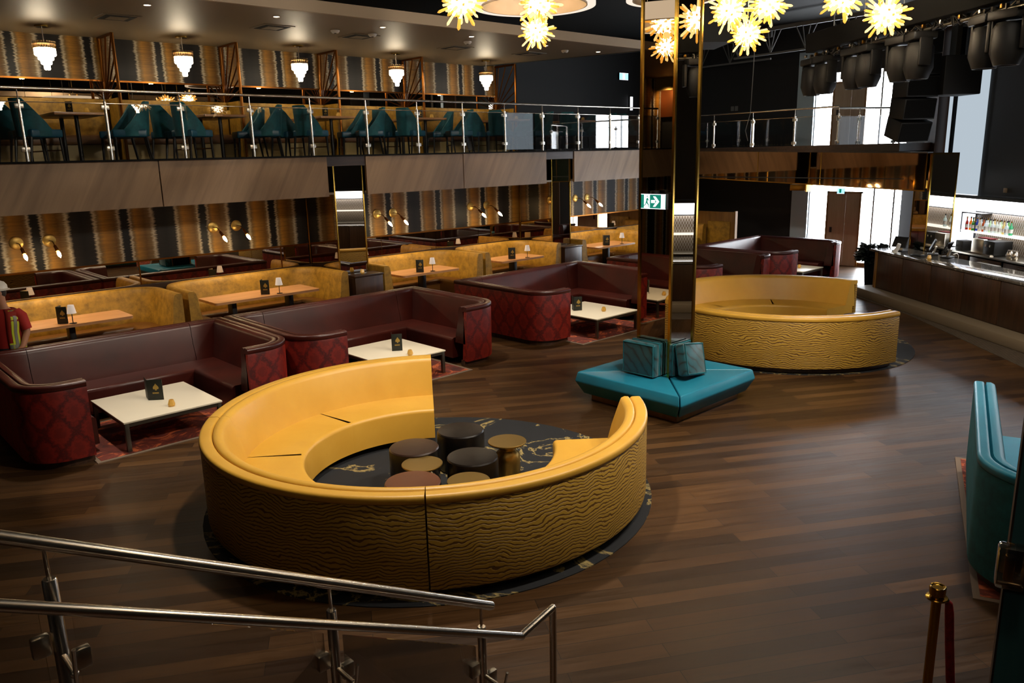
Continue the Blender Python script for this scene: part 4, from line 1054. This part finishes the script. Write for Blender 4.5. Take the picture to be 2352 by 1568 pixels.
# far doors and signs
for nm, z0, z1, lab, y0, y1 in (('exit_door', 0.0, 2.13, 'bronze double exit door on the lower floor with bright glass around it', 9.86, 10.87), ('exit_door', 3.3, 5.16, 'bronze double door on the upper level behind the bridge railing', 9.93, 10.9)):
    t = thing(nm, lab, 'door', (22.74, (y0+y1)/2, z0), 0, None); w = (y1-y0)/2
    for a, b in ((-w+.05, -.003+w*-.12), (-w*.12+.003, w-.05)): MB().box(-.03, .03, a, b, .01, z1-z0-.05).build('door_leaf', MT['doorbronze'], t)
    for a, b, c0, c1 in ((-w, -w+.05, 0, z1-z0), (w-.05, w, 0, z1-z0), (-w, w, z1-z0-.05, z1-z0)): MB().box(-.04, .05, a, b, c0, c1).build('door_frame', MT['oak_end'], t)
    MB().box(-.05, -.03, w-.2, w-.14, .95, 1.1).build('lock_plate', MT['black_m'], t)
def exit_box(label, loc, rz, w=.36, h=.2, mats=('exitgreen', 'exitwhite')):
    t = thing('exit_sign', label, 'sign', loc, rz)
    MB().box(-w/2, w/2, 0, .05, 0, h, .004).build('housing', MT['black_p'], t)
    MB().box(-w/2+.005, w/2-.005, -.003, 0, .006, h-.006).build('face', MT[mats[0]], t)
    for z in (.006, h-.012): MB().box(-w/2+.005, w/2-.005, -.005, -.002, z, z+.006).build('light_edge', MT[mats[1]], t)
    return t
es = exit_box('green running man exit sign with arrow pointing right on the mirrored pillar', (8.395, 6.33, 2.66), radians(-90), .40, .2)
w = .40; mb = MB()
def poly(pts, y0, y1, mat, nm, par):
    mb = MB(); mb.prism(pts, 0, y1-y0, m=T((0, y1, 0), 0, pi/2)); mb.build(nm, mat, par, smooth=False)
poly([(-.145, .012), (-.055, .012), (-.055, .188), (-.145, .188)], -.006, -.003, MT['exitwhite'], 'doorway_panel', es)
poly([(-.03, .082), (.03, .082), (.03, .118), (-.03, .118)], -.006, -.003, MT['exitwhite'], 'arrow_shaft', es)
poly([(0, .165), (.035, .165), (.095, .1), (.035, .035), (0, .035), (.055, .1)], -.0062, -.003, MT['exitwhite'], 'arrow_head', es)
poly([(.125, .012), (.19, .012), (.19, .188), (.125, .188)], -.006, -.003, MT['exitwhite'], 'light_panel', es)
for pts in ([(-.098, .15), (-.085, .16), (-.085, .175), (-.1, .175)], [(-.118, .125), (-.085, .15), (-.07, .12), (-.06, .11), (-.065, .105), (-.085, .118), (-.088, .09), (-.065, .06), (-.06, .02), (-.07, .02), (-.078, .055), (-.105, .078), (-.12, .05), (-.15, .04), (-.15, .05), (-.128, .06), (-.115, .09), (-.105, .125), (-.125, .112)]):
    poly(pts, -.0075, -.006, MT['exitgreen'], 'running_figure', es)
MB().tube([(0, .03, .2), (0, .03, .235)], .06, 12).build('mount', MT['black_m'], es)
es2 = exit_box('small blue white exit sign glowing on the black wall of the balcony', (20.86, 16.98, 5.62), 0, .44, .22, ('exitblue', 'exitwhite')); poly([(-.06, .02), (.05, .02), (.05, .2), (-.06, .2)], -.006, -.003, MT['exitwhite'], 'doorway_panel', es2)
es3 = exit_box('small exit sign above the lower bronze double door', (22.66, 10.45, 2.06), radians(-90), .22, .17, ('exitblue', 'exitwhite')); poly([(-.05, .03), (.02, .03), (.02, .14), (-.05, .14)], -.006, -.003, MT['exitgreen'], 'doorway_panel', es3)
t = thing('wall_light', 'tall slim white wall light on the black balcony wall', 'light', (21.27, 17.0, 4.70), 0); MB().box(-.05, .05, -.03, .03, 0, .42, .005).build('diffuser', MT['exitwhite'], t); MB().box(-.06, .06, .0, .035, -.02, .44).build('bracket', MT['black_m'], t)
t = thing('wall_switch', 'small beige switch plate on the dark wall above the bar', 'switch', bloc(.85, 2.27, 2.33), BA); MB().box(-.05, .05, 0, .03, 0, .1, .004).build('plate', MT['soffit_e'], t); MB().box(-.015, .015, -.006, 0, .03, .07).build('rocker', MT['soffit_e'], t)
t = thing('wall_socket', 'pair of faint grey wall plates on the black wall right of the pillar', 'socket', (22.77, 14.1, 4.55), 0); MB().box(0, .03, -.12, -.02, 0, .14).build('plate', MT['joist'], t); MB().box(0, .03, .02, .12, 0, .14).build('plate', MT['joist'], t)

# ================================================================== stage rigging, pendants
RA = (13.3, 6.75); RB = (10.3, 2.75); rd = Vector((RB[0]-RA[0], RB[1]-RA[1], 0)); rl = rd.length; ra = atan2(rd.y, rd.x)
t = thing('lighting_truss', 'thick black draped lighting truss crossing the upper right corner', 'truss', (RA[0], RA[1], 4.78), ra)
mb = MB(); mb.box(0, rl+.9, -.17, .17, .14, .44, .02); mb.build('drape', MT['black_d'], t)
MB().tube([(-.1, 0, .07), (rl+.9, 0, .07)], .028, 10).build('lower_bar', MT['legsteel'], t)
for x in (.6, 1.5, 2.5, 3.6, 4.8): MB().tube([(x, 0, .44), (x, 0, 2.1)], .008, 6).build('hanger_wire', MT['joist'], t)
for k in range(8): MB().tube([(.2+k*.62, 0, .07), (.35+k*.62, 0, .15)], .012, 6).build('brace', MT['legsteel'], t)
phd = None
HD = [(-.02, 0), (.42, .0), (1.35, 0), (1.72, 0), (2.55, 0), (2.95, 0), (4.25, 0), (4.62, 0)]
for k, (s, o_) in enumerate(HD):
    x, y = RA[0]+rd.x/rl*s, RA[1]+rd.y/rl*s
    lab = 'black moving head stage light hanging from the truss, %s' % ORD[k]
    if phd is None:
        phd = thing('stage_light', lab, 'stage light', (x, y, 4.85), ra, 'moving head lights on the truss')
        MB().box(-.19, .19, -.15, .15, -.12, -.02, .02, 2).build('base', MT['black_p'], phd)
        for sx in (-.215, .215): MB().box(sx-.025, sx+.025, -.08, .08, -.45, -.1, .015).build('yoke_arm', MT['black_p'], phd)
        MB().lathe([(0, 0), (.14, 0), (.175, -.06), (.185, -.32), (.13, -.46), (.12, -.46), (.105, -.44)], (0, 0, -.15), 10, False).build('head', MT['black_p'], phd)
        MB().lathe([(0, -.44), (.108, -.44)], (0, 0, -.15), 18, False).build('lens', MT['screen'], phd)
        MB().box(-.05, .05, .12, .135, -.1, -.04).build('control_panel', MT['brass_d'], phd)
        for sx in (-.08, .08): MB().box(sx-.02, sx+.02, -.025, .025, -.02, .06).build('clamp', MT['legsteel'], phd)
    else: dup(phd, (x, y, 4.85), ra+random.uniform(-.25, .25), lab)
mb = MB()
cb = thing('cable_loom', 'tangle of black cables and connectors looped along the truss', 'cables', (RA[0], RA[1], 4.85), ra)
for k in range(26):
    x = random.uniform(-.2, rl+.6); MB().tube([(x+.09*cos(j*.9+k), .06*sin(j*1.3+k), .02+.06*sin(j*1.7+k*2)) for j in range(7)], .011, 6).build('cable', MT['black_p'], cb)
for k in range(14): x = -.1+k*.36; MB().box(x, x+.04, -.13, -.09, 0.0, .05, .006).build('connector', MT['brass_d'] if k % 2 else MT['steel'], cb)
# line array speaker, black columns
t = thing('line_array_speaker', 'tall black curved line array speaker hanging before the bright windows', 'speaker', (17.55, 6.68, 0), radians(232))
z = 6.0; tilt = 0
for k in range(6):
    h = .42; tilt = [0, 0, 0, .03, .12, .28][k]
    off = [0, 0, 0, 0, .02, .09][k]
    m = T((-off, 0, z), 0, 0, tilt)
    MB().box(-.3, .25, -.34, .34, -h+.01, 0, .02, m=m).build('speaker_cabinet', MT['black_p'], t)
    MB().box(.25, .265, -.31, .31, -h+.04, -.03, m=m).build('grille', MT['black_d'], t); z -= h
MB().box(-.2, .2, -.03, .03, 6.1, 6.9).build('flying_frame', MT['legsteel'], t)
t = thing('subwoofer_speaker', 'black box speaker hanging beside the curved line array', 'speaker', (18.1, 6.2, 4.35), radians(232)); MB().box(-.35, .35, -.4, .4, 0, .75, .02).build('cabinet', MT['black_p'], t); MB().box(-.37, -.35, -.36, .36, .04, .7).build('grille', MT['black_d'], t); MB().box(-.1, .1, -.05, .05, .75, 2.54).build('flying_frame', MT['legsteel'], t)
# open web joists at the far end
for k, (x0, y0, x1, y1, zc) in enumerate(((22.5, 15.3, 22.2, 12.6, 5.9), (21.2, 13.2, 20.6, 8.6, 5.9))):
    t = thing('roof_joist', ('grey open web joist, left one near the black wall' , 'grey open web joist crossing above the upper windows')[k], 'joist', (x0, y0, zc), atan2(y1-y0, x1-x0), 'open web joists'); L = hypot(x1-x0, y1-y0)
    MB().box(0, L, -.03, .03, 0, .05).build('bottom_chord', MT['joist'], t); MB().box(-.2, L, -.04, .04, .62, .72).build('top_chord', MT['joist'], t)
    for j in range(max(2, int(L/1.1))):
        x = .15+j*1.1
        for d in (-.32, -.12, .12, .32): MB().tube([(x, 0, .04), (x+d, 0, .64)], .014, 6).build('web_bar', MT['joist'], t)
    MB().box(0, .1, -.03, .03, .72, 1.0).build('hanger', MT['joist'], t); MB().box(L-.1, L, -.03, .03, .72, 1.0).build('hanger', MT['joist'], t)
o = MB().tube([(15.2, 9.0, 6.9), (15.2, 9.0, 5.2), (15.21, 9.02, 4.6), (15.15, 9.0, 4.1), (15.02, 9.02, 3.75), (15.1, 9.0, 3.55)], .008, 6).build('hanging_cord', MT['joist']); tag(o, 'thin pale cord dangling from the ceiling right of the pillar', 'cord')
# downlights in the dark ceiling
pd2 = None
for k, (x, y) in enumerate(((13.6, 10.6), (14.9, 10.2), (16.0, 11.2), (19.5, 12.5))):
    lab = 'small downlight in the charcoal ceiling beside the pillar, %s' % ORD[k]
    if pd2 is None:
        pd2 = thing('downlight', lab, 'downlight', (x, y, 6.9), 0, 'downlights in the charcoal ceiling'); MB().lathe([(.06, .01), (.06, -.006), (.075, -.008), (.078, 0)], (0, 0, 0), 20, False).build('trim_ring', MT['charcoal'], pd2); MB().lathe([(0, -.003), (.06, -.003)], (0, 0, 0), 20, False).build('lens', MT['downl'], pd2)
    else: dup(pd2, (x, y, 6.9), 0, lab)
# fabric drum rings
for cx, cy, z, R, lab in ((7.2, 7.25, 5.12, .74, 'large glowing ring drum pendant above the stools, left of the pillar'), (11.1, 8.05, 5.72, .74, 'glowing ring drum pendant partly hidden behind the mirrored pillar')):
    t = thing('ring_pendant', lab, 'pendant light', (cx, cy, z), 0, 'glowing ring drum pendants')
    MB().lathe([(R, 0), (R, .22), (R-.012, .22), (R-.012, 0), (R, 0)], (0, 0, 0), 64, False).build('outer_band', MT['ringglow'], t)
    MB().lathe([(R-.10, 0), (R-.10, .22), (R-.112, .22), (R-.112, 0), (R-.10, 0)], (0, 0, 0), 64, False).build('inner_band', MT['soffit_e'], t)
    MB().lathe([(R-.105, .02), (R-.005, .02), (R-.005, .03), (R-.105, .03), (R-.105, .02)], (0, 0, 0), 64, False).build('diffuser_ring', MT['ringglow'], t)
    for k in range(3): a = 2*pi*k/3; MB().tube([((R-.05)*cos(a), (R-.05)*sin(a), .1), ((R-.05)*cos(a), (R-.05)*sin(a), 6.9-z)], .006, 6).build('cable', MT['steel'], t)
# starburst pendants
SB = [(6.02, 7.2, 5.05, .30, 'starburst crystal pendant at the left end of the cluster, by the ring drum'), (7.27, 7.24, 5.16, .30, 'upper starburst crystal pendant inside the ring drum'), (7.21, 7.23, 4.84, .25, 'lower starburst crystal pendant hanging beneath the ring drum'),
      (10.27, 6.49, 5.27, .34, 'starburst crystal pendant just right of the mirrored pillar'), (11.05, 6.35, 5.42, .34, 'starburst crystal pendant at top edge, second right of the pillar'), (10.66, 6.44, 4.99, .31, 'lowest starburst crystal pendant right of the mirrored pillar'),
      (10.55, 5.02, 5.26, .33, 'starburst crystal pendant cropped by the top edge before the grey tiles'), (10.34, 4.37, 4.94, .31, 'starburst crystal pendant farthest right, before the black truss')]
rods = []
for v in range(3):
    for mat in ('rodglow', 'roddim'):
        mb = MB(); L = .66+.17*v; s0 = .42+.08*v
        mb.tube([(0, 0, .1), (0, 0, s0)], [.05, .062], 4); nf = len(mb.bm.faces); mb.tube([(0, 0, s0), (0, 0, L-.07), (0, 0, L)], [.062, .066, .014], 4)
        mb.bm.faces.ensure_lookup_table()
        for k, f in enumerate(mb.bm.faces): f.material_index = 0 if k < nf else 1
        o = mb.build('crystal_rod', [MT['rodwhite'], MT[mat]], None, smooth=False); rods.append(o.data); bpy.data.objects.remove(o)
core = MB().sphere((0, 0, 0), .22).build('glowing_core', MT['burst']); cored = core.data; bpy.data.objects.remove(core)
hub = MB().sphere((0, 0, 0), .12).build('brass_hub', MT['brass']); hubd = hub.data; bpy.data.objects.remove(hub)
def child(me, nm, par, mt=None):
    o = bpy.data.objects.new(nm, me); COL.objects.link(o); o.parent = par
    if mt is not None: o.matrix_local = mt
    return o
for i, (x, y, z, R, lab) in enumerate(SB):
    t = thing('starburst_pendant', lab, 'pendant light', (x, y, z), i*.7, 'starburst crystal pendants')
    sc = Matrix.Scale(R, 4)
    child(cored, 'glowing_core', t, sc @ Matrix.Translation((0, 0, 0)))
    n = 62
    for k in range(n):
        ph = math.acos(1-2*(k+.5)/n); th = k*2.39996+i; d = Vector((sin(ph)*cos(th), sin(ph)*sin(th), cos(ph)))
        child(rods[(k*5+i) % 6], 'crystal_rod', t, sc @ d.to_track_quat('Z', 'Y').to_matrix().to_4x4())
    child(hubd, 'brass_hub', t, Matrix.Translation((0, 0, R*.24)) @ sc)
    MB().tube([(0, 0, R*.4), (0, 0, 6.9-z)], .006, 6).build('stem', MT['brass'], t)

# ================================================================== foreground stairs and handrails
t = struct('stair_run', MB().prism([(-3, 0), (2.5, 0), (2.5, .02), (.1, 1.26), (-3, 1.26)], 0, 1.45, m=T((0, 2.98, 0), 0, pi/2)), MT['walnut'])
sl = lambda x, a, b: a[1]+(b[1]-a[1])*(x-a[0])/(b[0]-a[0])
RA1, RB1 = (.38, 2.20), (2.50, 1.015)
t = thing('stair_railing', 'steel stair guard with glass infill, upper rail descending across the lower left', 'railing', (0, 2.95, 0))
zr = lambda x: sl(x, RA1, RB1)
MB().tube([(-1.2, 0, zr(-1.2)), (2.52, 0, zr(2.52)), ], .0245, 20).build('top_rail', MT['steel'], t)
MB().sphere((2.52, 0, zr(2.52)), .0245, n=16).build('rail_end_cap', MT['steel'], t)
posts = (-.6, .50, 1.565, 2.45)
for x in posts:
    zt = zr(x)-.135
    o = MB().tube([(x, 0, .95-.5*x-.3 if x < 2 else 0.01), (x, 0, zt-.006), (x, 0, zt)], [.0245, .0245, .021], 20).build('post', MT['steel'], t)
    MB().tube([(x, 0, zt-.01), (x, 0, zr(x)-.02)], .008, 10).build('neck_rod', MT['steel'], o)
    MB().box(x-.07, x+.07, -.006, .006, zr(x)-.03, zr(x)-.024, .001, m=Matrix.Translation((x, 0, zr(x)-.027)) @ Matrix.Rotation(radians(29), 4, 'Y') @ Matrix.Translation((-x, 0, -zr(x)+.027))).build('saddle_plate', MT['steel'], o)
    for s in (-1, 1): MB().box(x+s*.06-.03, x+s*.06+.03, -.018, .018, zt-.33-.05*s, zt-.25-.05*s, .008).build('glass_clamp', MT['brushed'], o)
    # bracket carrying the lower handrail
    zb2 = zt-.30
    MB().tube([(x, -.0, zb2), (x, -.155, zb2)], .0125, 12).build('bracket_arm', MT['steel'], o); MB().tube([(x, -.155, zb2-.06), (x, -.17, zb2+.0), (x, -.2, zb2+.115)], .0075, 10).build('bracket_pin', MT['steel'], o); MB().sphere((x, -.155, zb2), .016).build('bracket_joint', MT['steel'], o)
for a, b in zip(posts, posts[1:]):
    mb = MB(); zz_ = lambda x: zr(x)-.26; a2, b2 = a+.05, b-.05
    v = [mb.bm.verts.new(p) for y in (-.006, .006) for p in ((a2, y, zz_(a2)-.75), (b2, y, zz_(b2)-.75), (b2, y, zz_(b2)), (a2, y, zz_(a2)))]
    for f in ((0, 1, 2, 3), (7, 6, 5, 4), (0, 4, 5, 1), (1, 5, 6, 2), (2, 6, 7, 3), (3, 7, 4, 0)): mb.quad([v[i] for i in f])
    mb.build('glass_pane', MT['glass'], t, smooth=False)
t = thing('stair_handrail', 'lower steel handrail with bent end and floor post at the front left', 'handrail', (0, 2.75, 0))
z1 = lambda x: sl(x, (.32, 2.06), (2.56, .89))
MB().tube([(-1.2, 0, z1(-1.2)), (2.56, 0, z1(2.56))], .021, 20).build('rail', MT['steel'], t)
MB().tube([(2.55, 0, z1(2.56)), (2.82, .02, .935)], .021, 20).build('level_end', MT['steel'], t); MB().sphere((2.56, 0, z1(2.56)), .0215, n=16).build('elbow', MT['steel'], t); MB().sphere((2.82, .02, .935), .021, n=16).build('elbow', MT['steel'], t)
MB().tube([(2.82, .02, .935), (2.82, .02, .005)], .021, 20).build('end_post', MT['steel'], t); MB().lathe([(0, 0), (.05, 0), (.05, .008), (.022, .012)], (2.82, .02, 0), 20).build('floor_flange', MT['steel'], t)
# stanchion with red rope, teal door with acrylic pull
t = thing('barrier_post', 'gold barrier post with red velvet rope at the lower right', 'stanchion', (4.47, 1.34, 0))
MB().lathe([(0, 0), (.17, 0), (.17, .02), (.15, .035), (.03, .06), (.025, .08)], (0, 0, 0), 32).build('base', MT['brass'], t); MB().lathe([(.026, .06), (.026, .885)], (0, 0, 0), 20).build('tube', MT['brass'], t)
MB().lathe([(.026, .885), (.034, .888), (.058, .894), (.06, .9), (.056, .905), (.036, .908), (.036, .915), (.042, .92), (.044, .965), (.04, .97), (.034, .968), (.03, .963), (0, .963)], (0, 0, 0), 32).build('crown', MT['brass'], t)
t = thing('velvet_rope', 'red velvet rope hanging from the gold barrier post', 'rope', (4.47, 1.34, 0))
p = [(.035, -.035, .885), (.05, -.05, .86), (.06, -.055, .8), (.075, -.07, .6), (.10, -.09, .35), (.16, -.14, .15), (.3, -.26, .04), (.55, -.46, .03), (.9, -.7, .03)]
MB().tube(p, [.012, .02]+[.024]*7, 12).build('rope', MT['rope'], t); MB().tube(p[:2], .015, 12).build('end_hook', MT['brass'], t)
t = thing('teal_door', 'teal wood grained door leaf cropped at the right edge with clear acrylic pull', 'door', (2.66, .607, 0), radians(-72))
MB().box(0, .9, -.02, .03, .01, 3.6).build('door_leaf', MT['tealdoor'], t); MB().box(-.006, 0, -.021, .031, .01, 3.6).build('edge_band', MT['darkedge'], t)
mb = MB(); mb.box(-.035, .045, -.085, -.025, 2.06, 2.20, .012, 2); hd = mb.build('acrylic_pull', MT['acryl'], t)
MB().tube([(.0, -.055, 2.085), (.0, -.055, 2.165)], .014, 12).build('inner_core', MT['brass_d'], hd); MB().box(.035, .055, -.03, -.018, 2.05, 2.21).build('mount_plate', MT['steel'], hd)

# ================================================================== worker behind the leftmost sofa
pr = bpy.data.objects.new('person', bpy.data.meshes.new('person')); COL.objects.link(pr); pr.location = (2.19, 12.79, 0); pr.rotation_euler = (0, 0, radians(-128))
# local frame: x = facing direction, y = left hand side
tag(pr, 'worker in white hard hat, red shirt and reflective vest, standing behind the sofa looking left', 'person')
J = [((0, 0, .93), .125), ((0, 0, 1.15), .12), ((0, 0, 1.36), .135), ((0, 0, 1.47), .06), ((.01, -.01, 1.56), .058), ((.02, -.03, 1.66), .088), ((.03, -.04, 1.75), .085),
     ((0, .19, 1.40), .062), ((.0, .27, 1.15), .048), ((.1, .22, .93), .038), ((.14, .17, .88), .035), ((0, -.19, 1.40), .062), ((.0, -.27, 1.15), .048), ((.1, -.22, .93), .038), ((.14, -.17, .88), .035),
     ((0, .1, .88), .09), ((.01, .11, .5), .065), ((-.01, .11, .1), .045), ((.14, .12, .035), .038), ((0, -.1, .88), .09), ((.01, -.11, .5), .065), ((-.01, -.11, .1), .045), ((.14, -.12, .035), .038)]
ED = [(0, 1), (1, 2), (2, 3), (3, 4), (4, 5), (5, 6), (2, 7), (7, 8), (8, 9), (9, 10), (2, 11), (11, 12), (12, 13), (13, 14), (0, 15), (15, 16), (16, 17), (17, 18), (0, 19), (19, 20), (20, 21), (21, 22)]
me = pr.data; me.from_pydata([j[0] for j in J], ED, []); 
sk = pr.modifiers.new('skin', 'SKIN'); ss = pr.modifiers.new('sub', 'SUBSURF'); ss.levels = 2; ss.render_levels = 2
for v, (p, r) in zip(me.skin_vertices[0].data, J): v.radius = (r, r)
me.skin_vertices[0].data[0].use_root = True; sk.use_smooth_shade = True
me.materials.append(MT['skin'])
def loft(secs, n=24, a0=0, a1=2*pi, closed=True):
    mb = MB(); prev = None
    for cx, cy, z, rx, ry in secs:
        k = n if closed else n+1
        rg = [mb.bm.verts.new((cx+rx*cos(a0+(a1-a0)*j/n), cy+ry*sin(a0+(a1-a0)*j/n), z)) for j in range(k)]
        if prev:
            for j in range(n): mb.quad((prev[j], prev[(j+1) % k], rg[(j+1) % k], rg[j]))
        prev = rg
    return mb
def solid(o, th): m = o.modifiers.new('thick', 'SOLIDIFY'); m.thickness = th; m.offset = 1; return o
sec = [(0, 0, .80, .15, .19), (0, 0, .95, .15, .185), (0, 0, 1.15, .145, .18), (0, 0, 1.32, .15, .215), (0, 0, 1.42, .125, .20), (0, 0, 1.475, .085, .11)]
loft(sec).build('t_shirt', MT['redshirt'], pr)
for s in (-1, 1): MB().tube([(0, s*.15, 1.415), (0, s*.215, 1.36), (0, s*.265, 1.17)], [.075, .075, .066], 16, False).build('sleeve', MT['redshirt'], pr)
vs = [(a, b, z, rx+.014, ry+.014) for a, b, z, rx, ry in sec]; vs[-1] = (0, 0, 1.47, .10, .13)
v_ = solid(loft(vs, 24, radians(22), radians(338), False).build('vest', MT['vest'], pr), .006)
def band(z0, z1, mat, a0, a1, ex):
    f = lambda z: next((tuple(p[i]+(q[i]-p[i])*(z-p[2])/(q[2]-p[2]) for i in range(5)) for p, q in zip(sec, sec[1:]) if p[2] <= z <= q[2]), sec[-1])
    zs = [z0+(z1-z0)*k/6 for k in range(7)]
    q = [(f(z)[0], f(z)[1], z, f(z)[3]+ex, f(z)[4]+ex) for z in zs]
    return solid(loft(q, 14, radians(a0), radians(a1), False).build('reflective_stripe', MT[mat], pr), .003)
for s in (1, -1):
    c = 52*s
    band(.84, 1.455, 'yellow', c-15, c+15, .022); band(.84, 1.455, 'silver', c-6, c+6, .026)
band(.90, 1.0, 'yellow', 24, 336, .021); band(.92, .98, 'silver', 24, 336, .025)
loft([(0, 0, .93, .155, .19), (0, 0, .82, .15, .19), (0, 0, .74, .13, .19)]).build('trouser_seat', MT['denim'], pr)
for s in (-1, 1): MB().tube([(0, s*.1, .86), (.01, s*.11, .5), (-.01, s*.11, .08)], [.105, .082, .075], 16).build('trouser_leg', MT['denim'], pr); MB().box(-.09, .2, s*.12-.05, s*.12+.05, 0, .09, .03).build('boot', MT['black_p'], pr)
# head details, turned to his right (image left)
hm = T((.025, -.035, 1.70), radians(-42))
def hp(mb, nm, mat): bmesh.ops.transform(mb.bm, matrix=hm, verts=mb.bm.verts[:]); return mb.build(nm, mat, pr)
hp(MB().sphere((0, 0, 0), .1, 1.02, .82, 1.18), 'head', MT['skin'])
hp(MB().sphere((.1, 0, -.01), .02, 1, .7, 1.5), 'nose', MT['skin']); hp(MB().sphere((.085, 0, -.055), .02, .8, 1.3, .35), 'mouth', pm('lips', '8a4a3a', .5))
for s in (-1, 1): hp(MB().sphere((.086, s*.032, .018), .012), 'eye', MT['white']); hp(MB().sphere((.095, s*.032, .018), .006), 'pupil', MT['black_p']); hp(MB().sphere((-.005, s*.083, -.005), .027, .8, .35, 1.2), 'ear', MT['skin'])
hp(MB().sphere((.028, 0, -.072), .07, 1.02, .95, .62), 'beard', MT['hair']); hp(MB().sphere((-.03, 0, .0), .088, .95, .93, 1.0), 'hair', MT['hair'])
hp(MB().tube([(-.01, -.086, .02), (.085, -.06, .02), (.1, 0, .018), (.085, .06, .02), (-.01, .086, .02)], .006, 6), 'safety_glasses', MT['black_p'])
mb = MB(); mb.lathe([(.118, .0), (.122, .012), (.118, .06), (.09, .105), (.045, .128), (0, .132)], (0, 0, .04), 28, False)
for v in mb.bm.verts: v.co.x *= 1.12
hp(mb, 'hard_hat', MT['hat'])
mb = MB(); mb.lathe([(.1, .0), (.15, -.006), (.152, .002), (.118, .014)], (0.012, 0, .042), 28, False)
for v in mb.bm.verts: v.co.x *= 1.15
hp(mb, 'hat_brim', MT['hat']); hp(MB().box(-.13, .13, -.018, .018, .1, .175, .012), 'hat_ridge', MT['hat']) if False else None
for s in (-1, 1):
    for k in range(4): MB().tube([(.14, s*.17+s*(.018-.012*k), .88), (.175, s*.155+s*(.014-.012*k), .865), (.19, s*.145+s*(.01-.012*k), .84)], [.010, .009, .007], 8).build('finger', MT['skin'], pr)
    MB().tube([(.13, s*.15, .885), (.16, s*.12, .89)], [.011, .009], 8).build('thumb', MT['skin'], pr)

# ================================================================== unseen ceiling behind the camera, chandeliers added to light it, ceiling spots
struct('ceiling_soffit_opposite', MB().box(-5.9, 14, -4.9, 1.6, 5.74, 5.9), MT['soffit_e'])
for k, (x, y) in enumerate(((-2.4, .4), (1.6, .3), (5.6, .1), (9.6, -.2))):
    dup(pch, (x, y, 5.74), k*.5, 'added crystal chandelier lighting the opposite ceiling, %s, behind the camera' % NM[k])
def cs(x, y, e, an, tx=None, ty=None, z=6.8, c=NEUT, size=.15): spot('ceiling_or_fill_spot', (x, y, z), (tx if tx is not None else x, ty if ty is not None else y, 0), e, an, c, .7, size)
for x, y, e, an in ((4.63, 6.29, 470, 62), (8.7, 6.3, 330, 60), (12.9, 6.9, 560, 62), (3.3, 10.7, 380, 46), (7.0, 10.6, 420, 46), (11.5, 10.4, 480, 46), (15.6, 10.4, 300, 46), (18.8, 10.2, 240, 46)): cs(x, y, e, an)
spot('added_uplight', (.8, 1.1, 4.9), (.8, 1.0, 6), 60, 150, NEUT, .8, .1)  # unseen uplight, added to brighten the soffit that the handrails reflect
# copper tiled upper bar and hand towel dispenser on the left wall, seen only in the pillar mirror
struct('wall_left_tile', MB().box(-6, -5.9, 16.2, 17.05, 4.5, 5.75), MT['coppertile'])
struct('wall_left_soffit', MB().box(-6, -5.6, 15.9, 17.05, 5.35, 5.74), MT['goldtop'])
spot('tile_light', (-5.4, 16.6, 5.3), (-5.95, 16.6, 4.8), 25, 150, WARM, .6, .05)
spot('ceiling_or_fill_spot', (.9, 5.2, 6.6), (2.45, 8.75, 0), 260, 15, NEUT, .35, .03)
# unseen wide floods added as fill to brighten the hall
for x, y, tx, ty, e in ((5.5, 2.4, 7.8, 10, 330), (9.5, 1.9, 11.5, 9, 480), (8.0, 2.0, 7, 3, 260)): cs(x, y, e, 120, tx, ty, 6.75, NEUT, .25)
for k, (a, b) in enumerate(((2.45, 4.2), (5.6, 7.7), (9.7, 11.25), (12.55, 14.0), (16, 17.6), (19, 20.5))):
    for x in ((a*.7+b*.3), (a*.3+b*.7)): spot('booth_downlight', (x, 14.4, 2.67), (x, 14.2, 0), 34, 110, WARM, .7, .06)
t = thing('towel_dispenser', 'white paper towel dispenser on the black left wall, seen only mirrored in the pillar', 'dispenser', (-5.98, 17.0, .62), 0)
MB().box(0, .14, -.55, -.12, 0, .5, .03).build('housing', MT['white'], t); MB().box(.135, .145, -.52, -.15, .06, .1).build('paper_slot', MT['joist'], t)
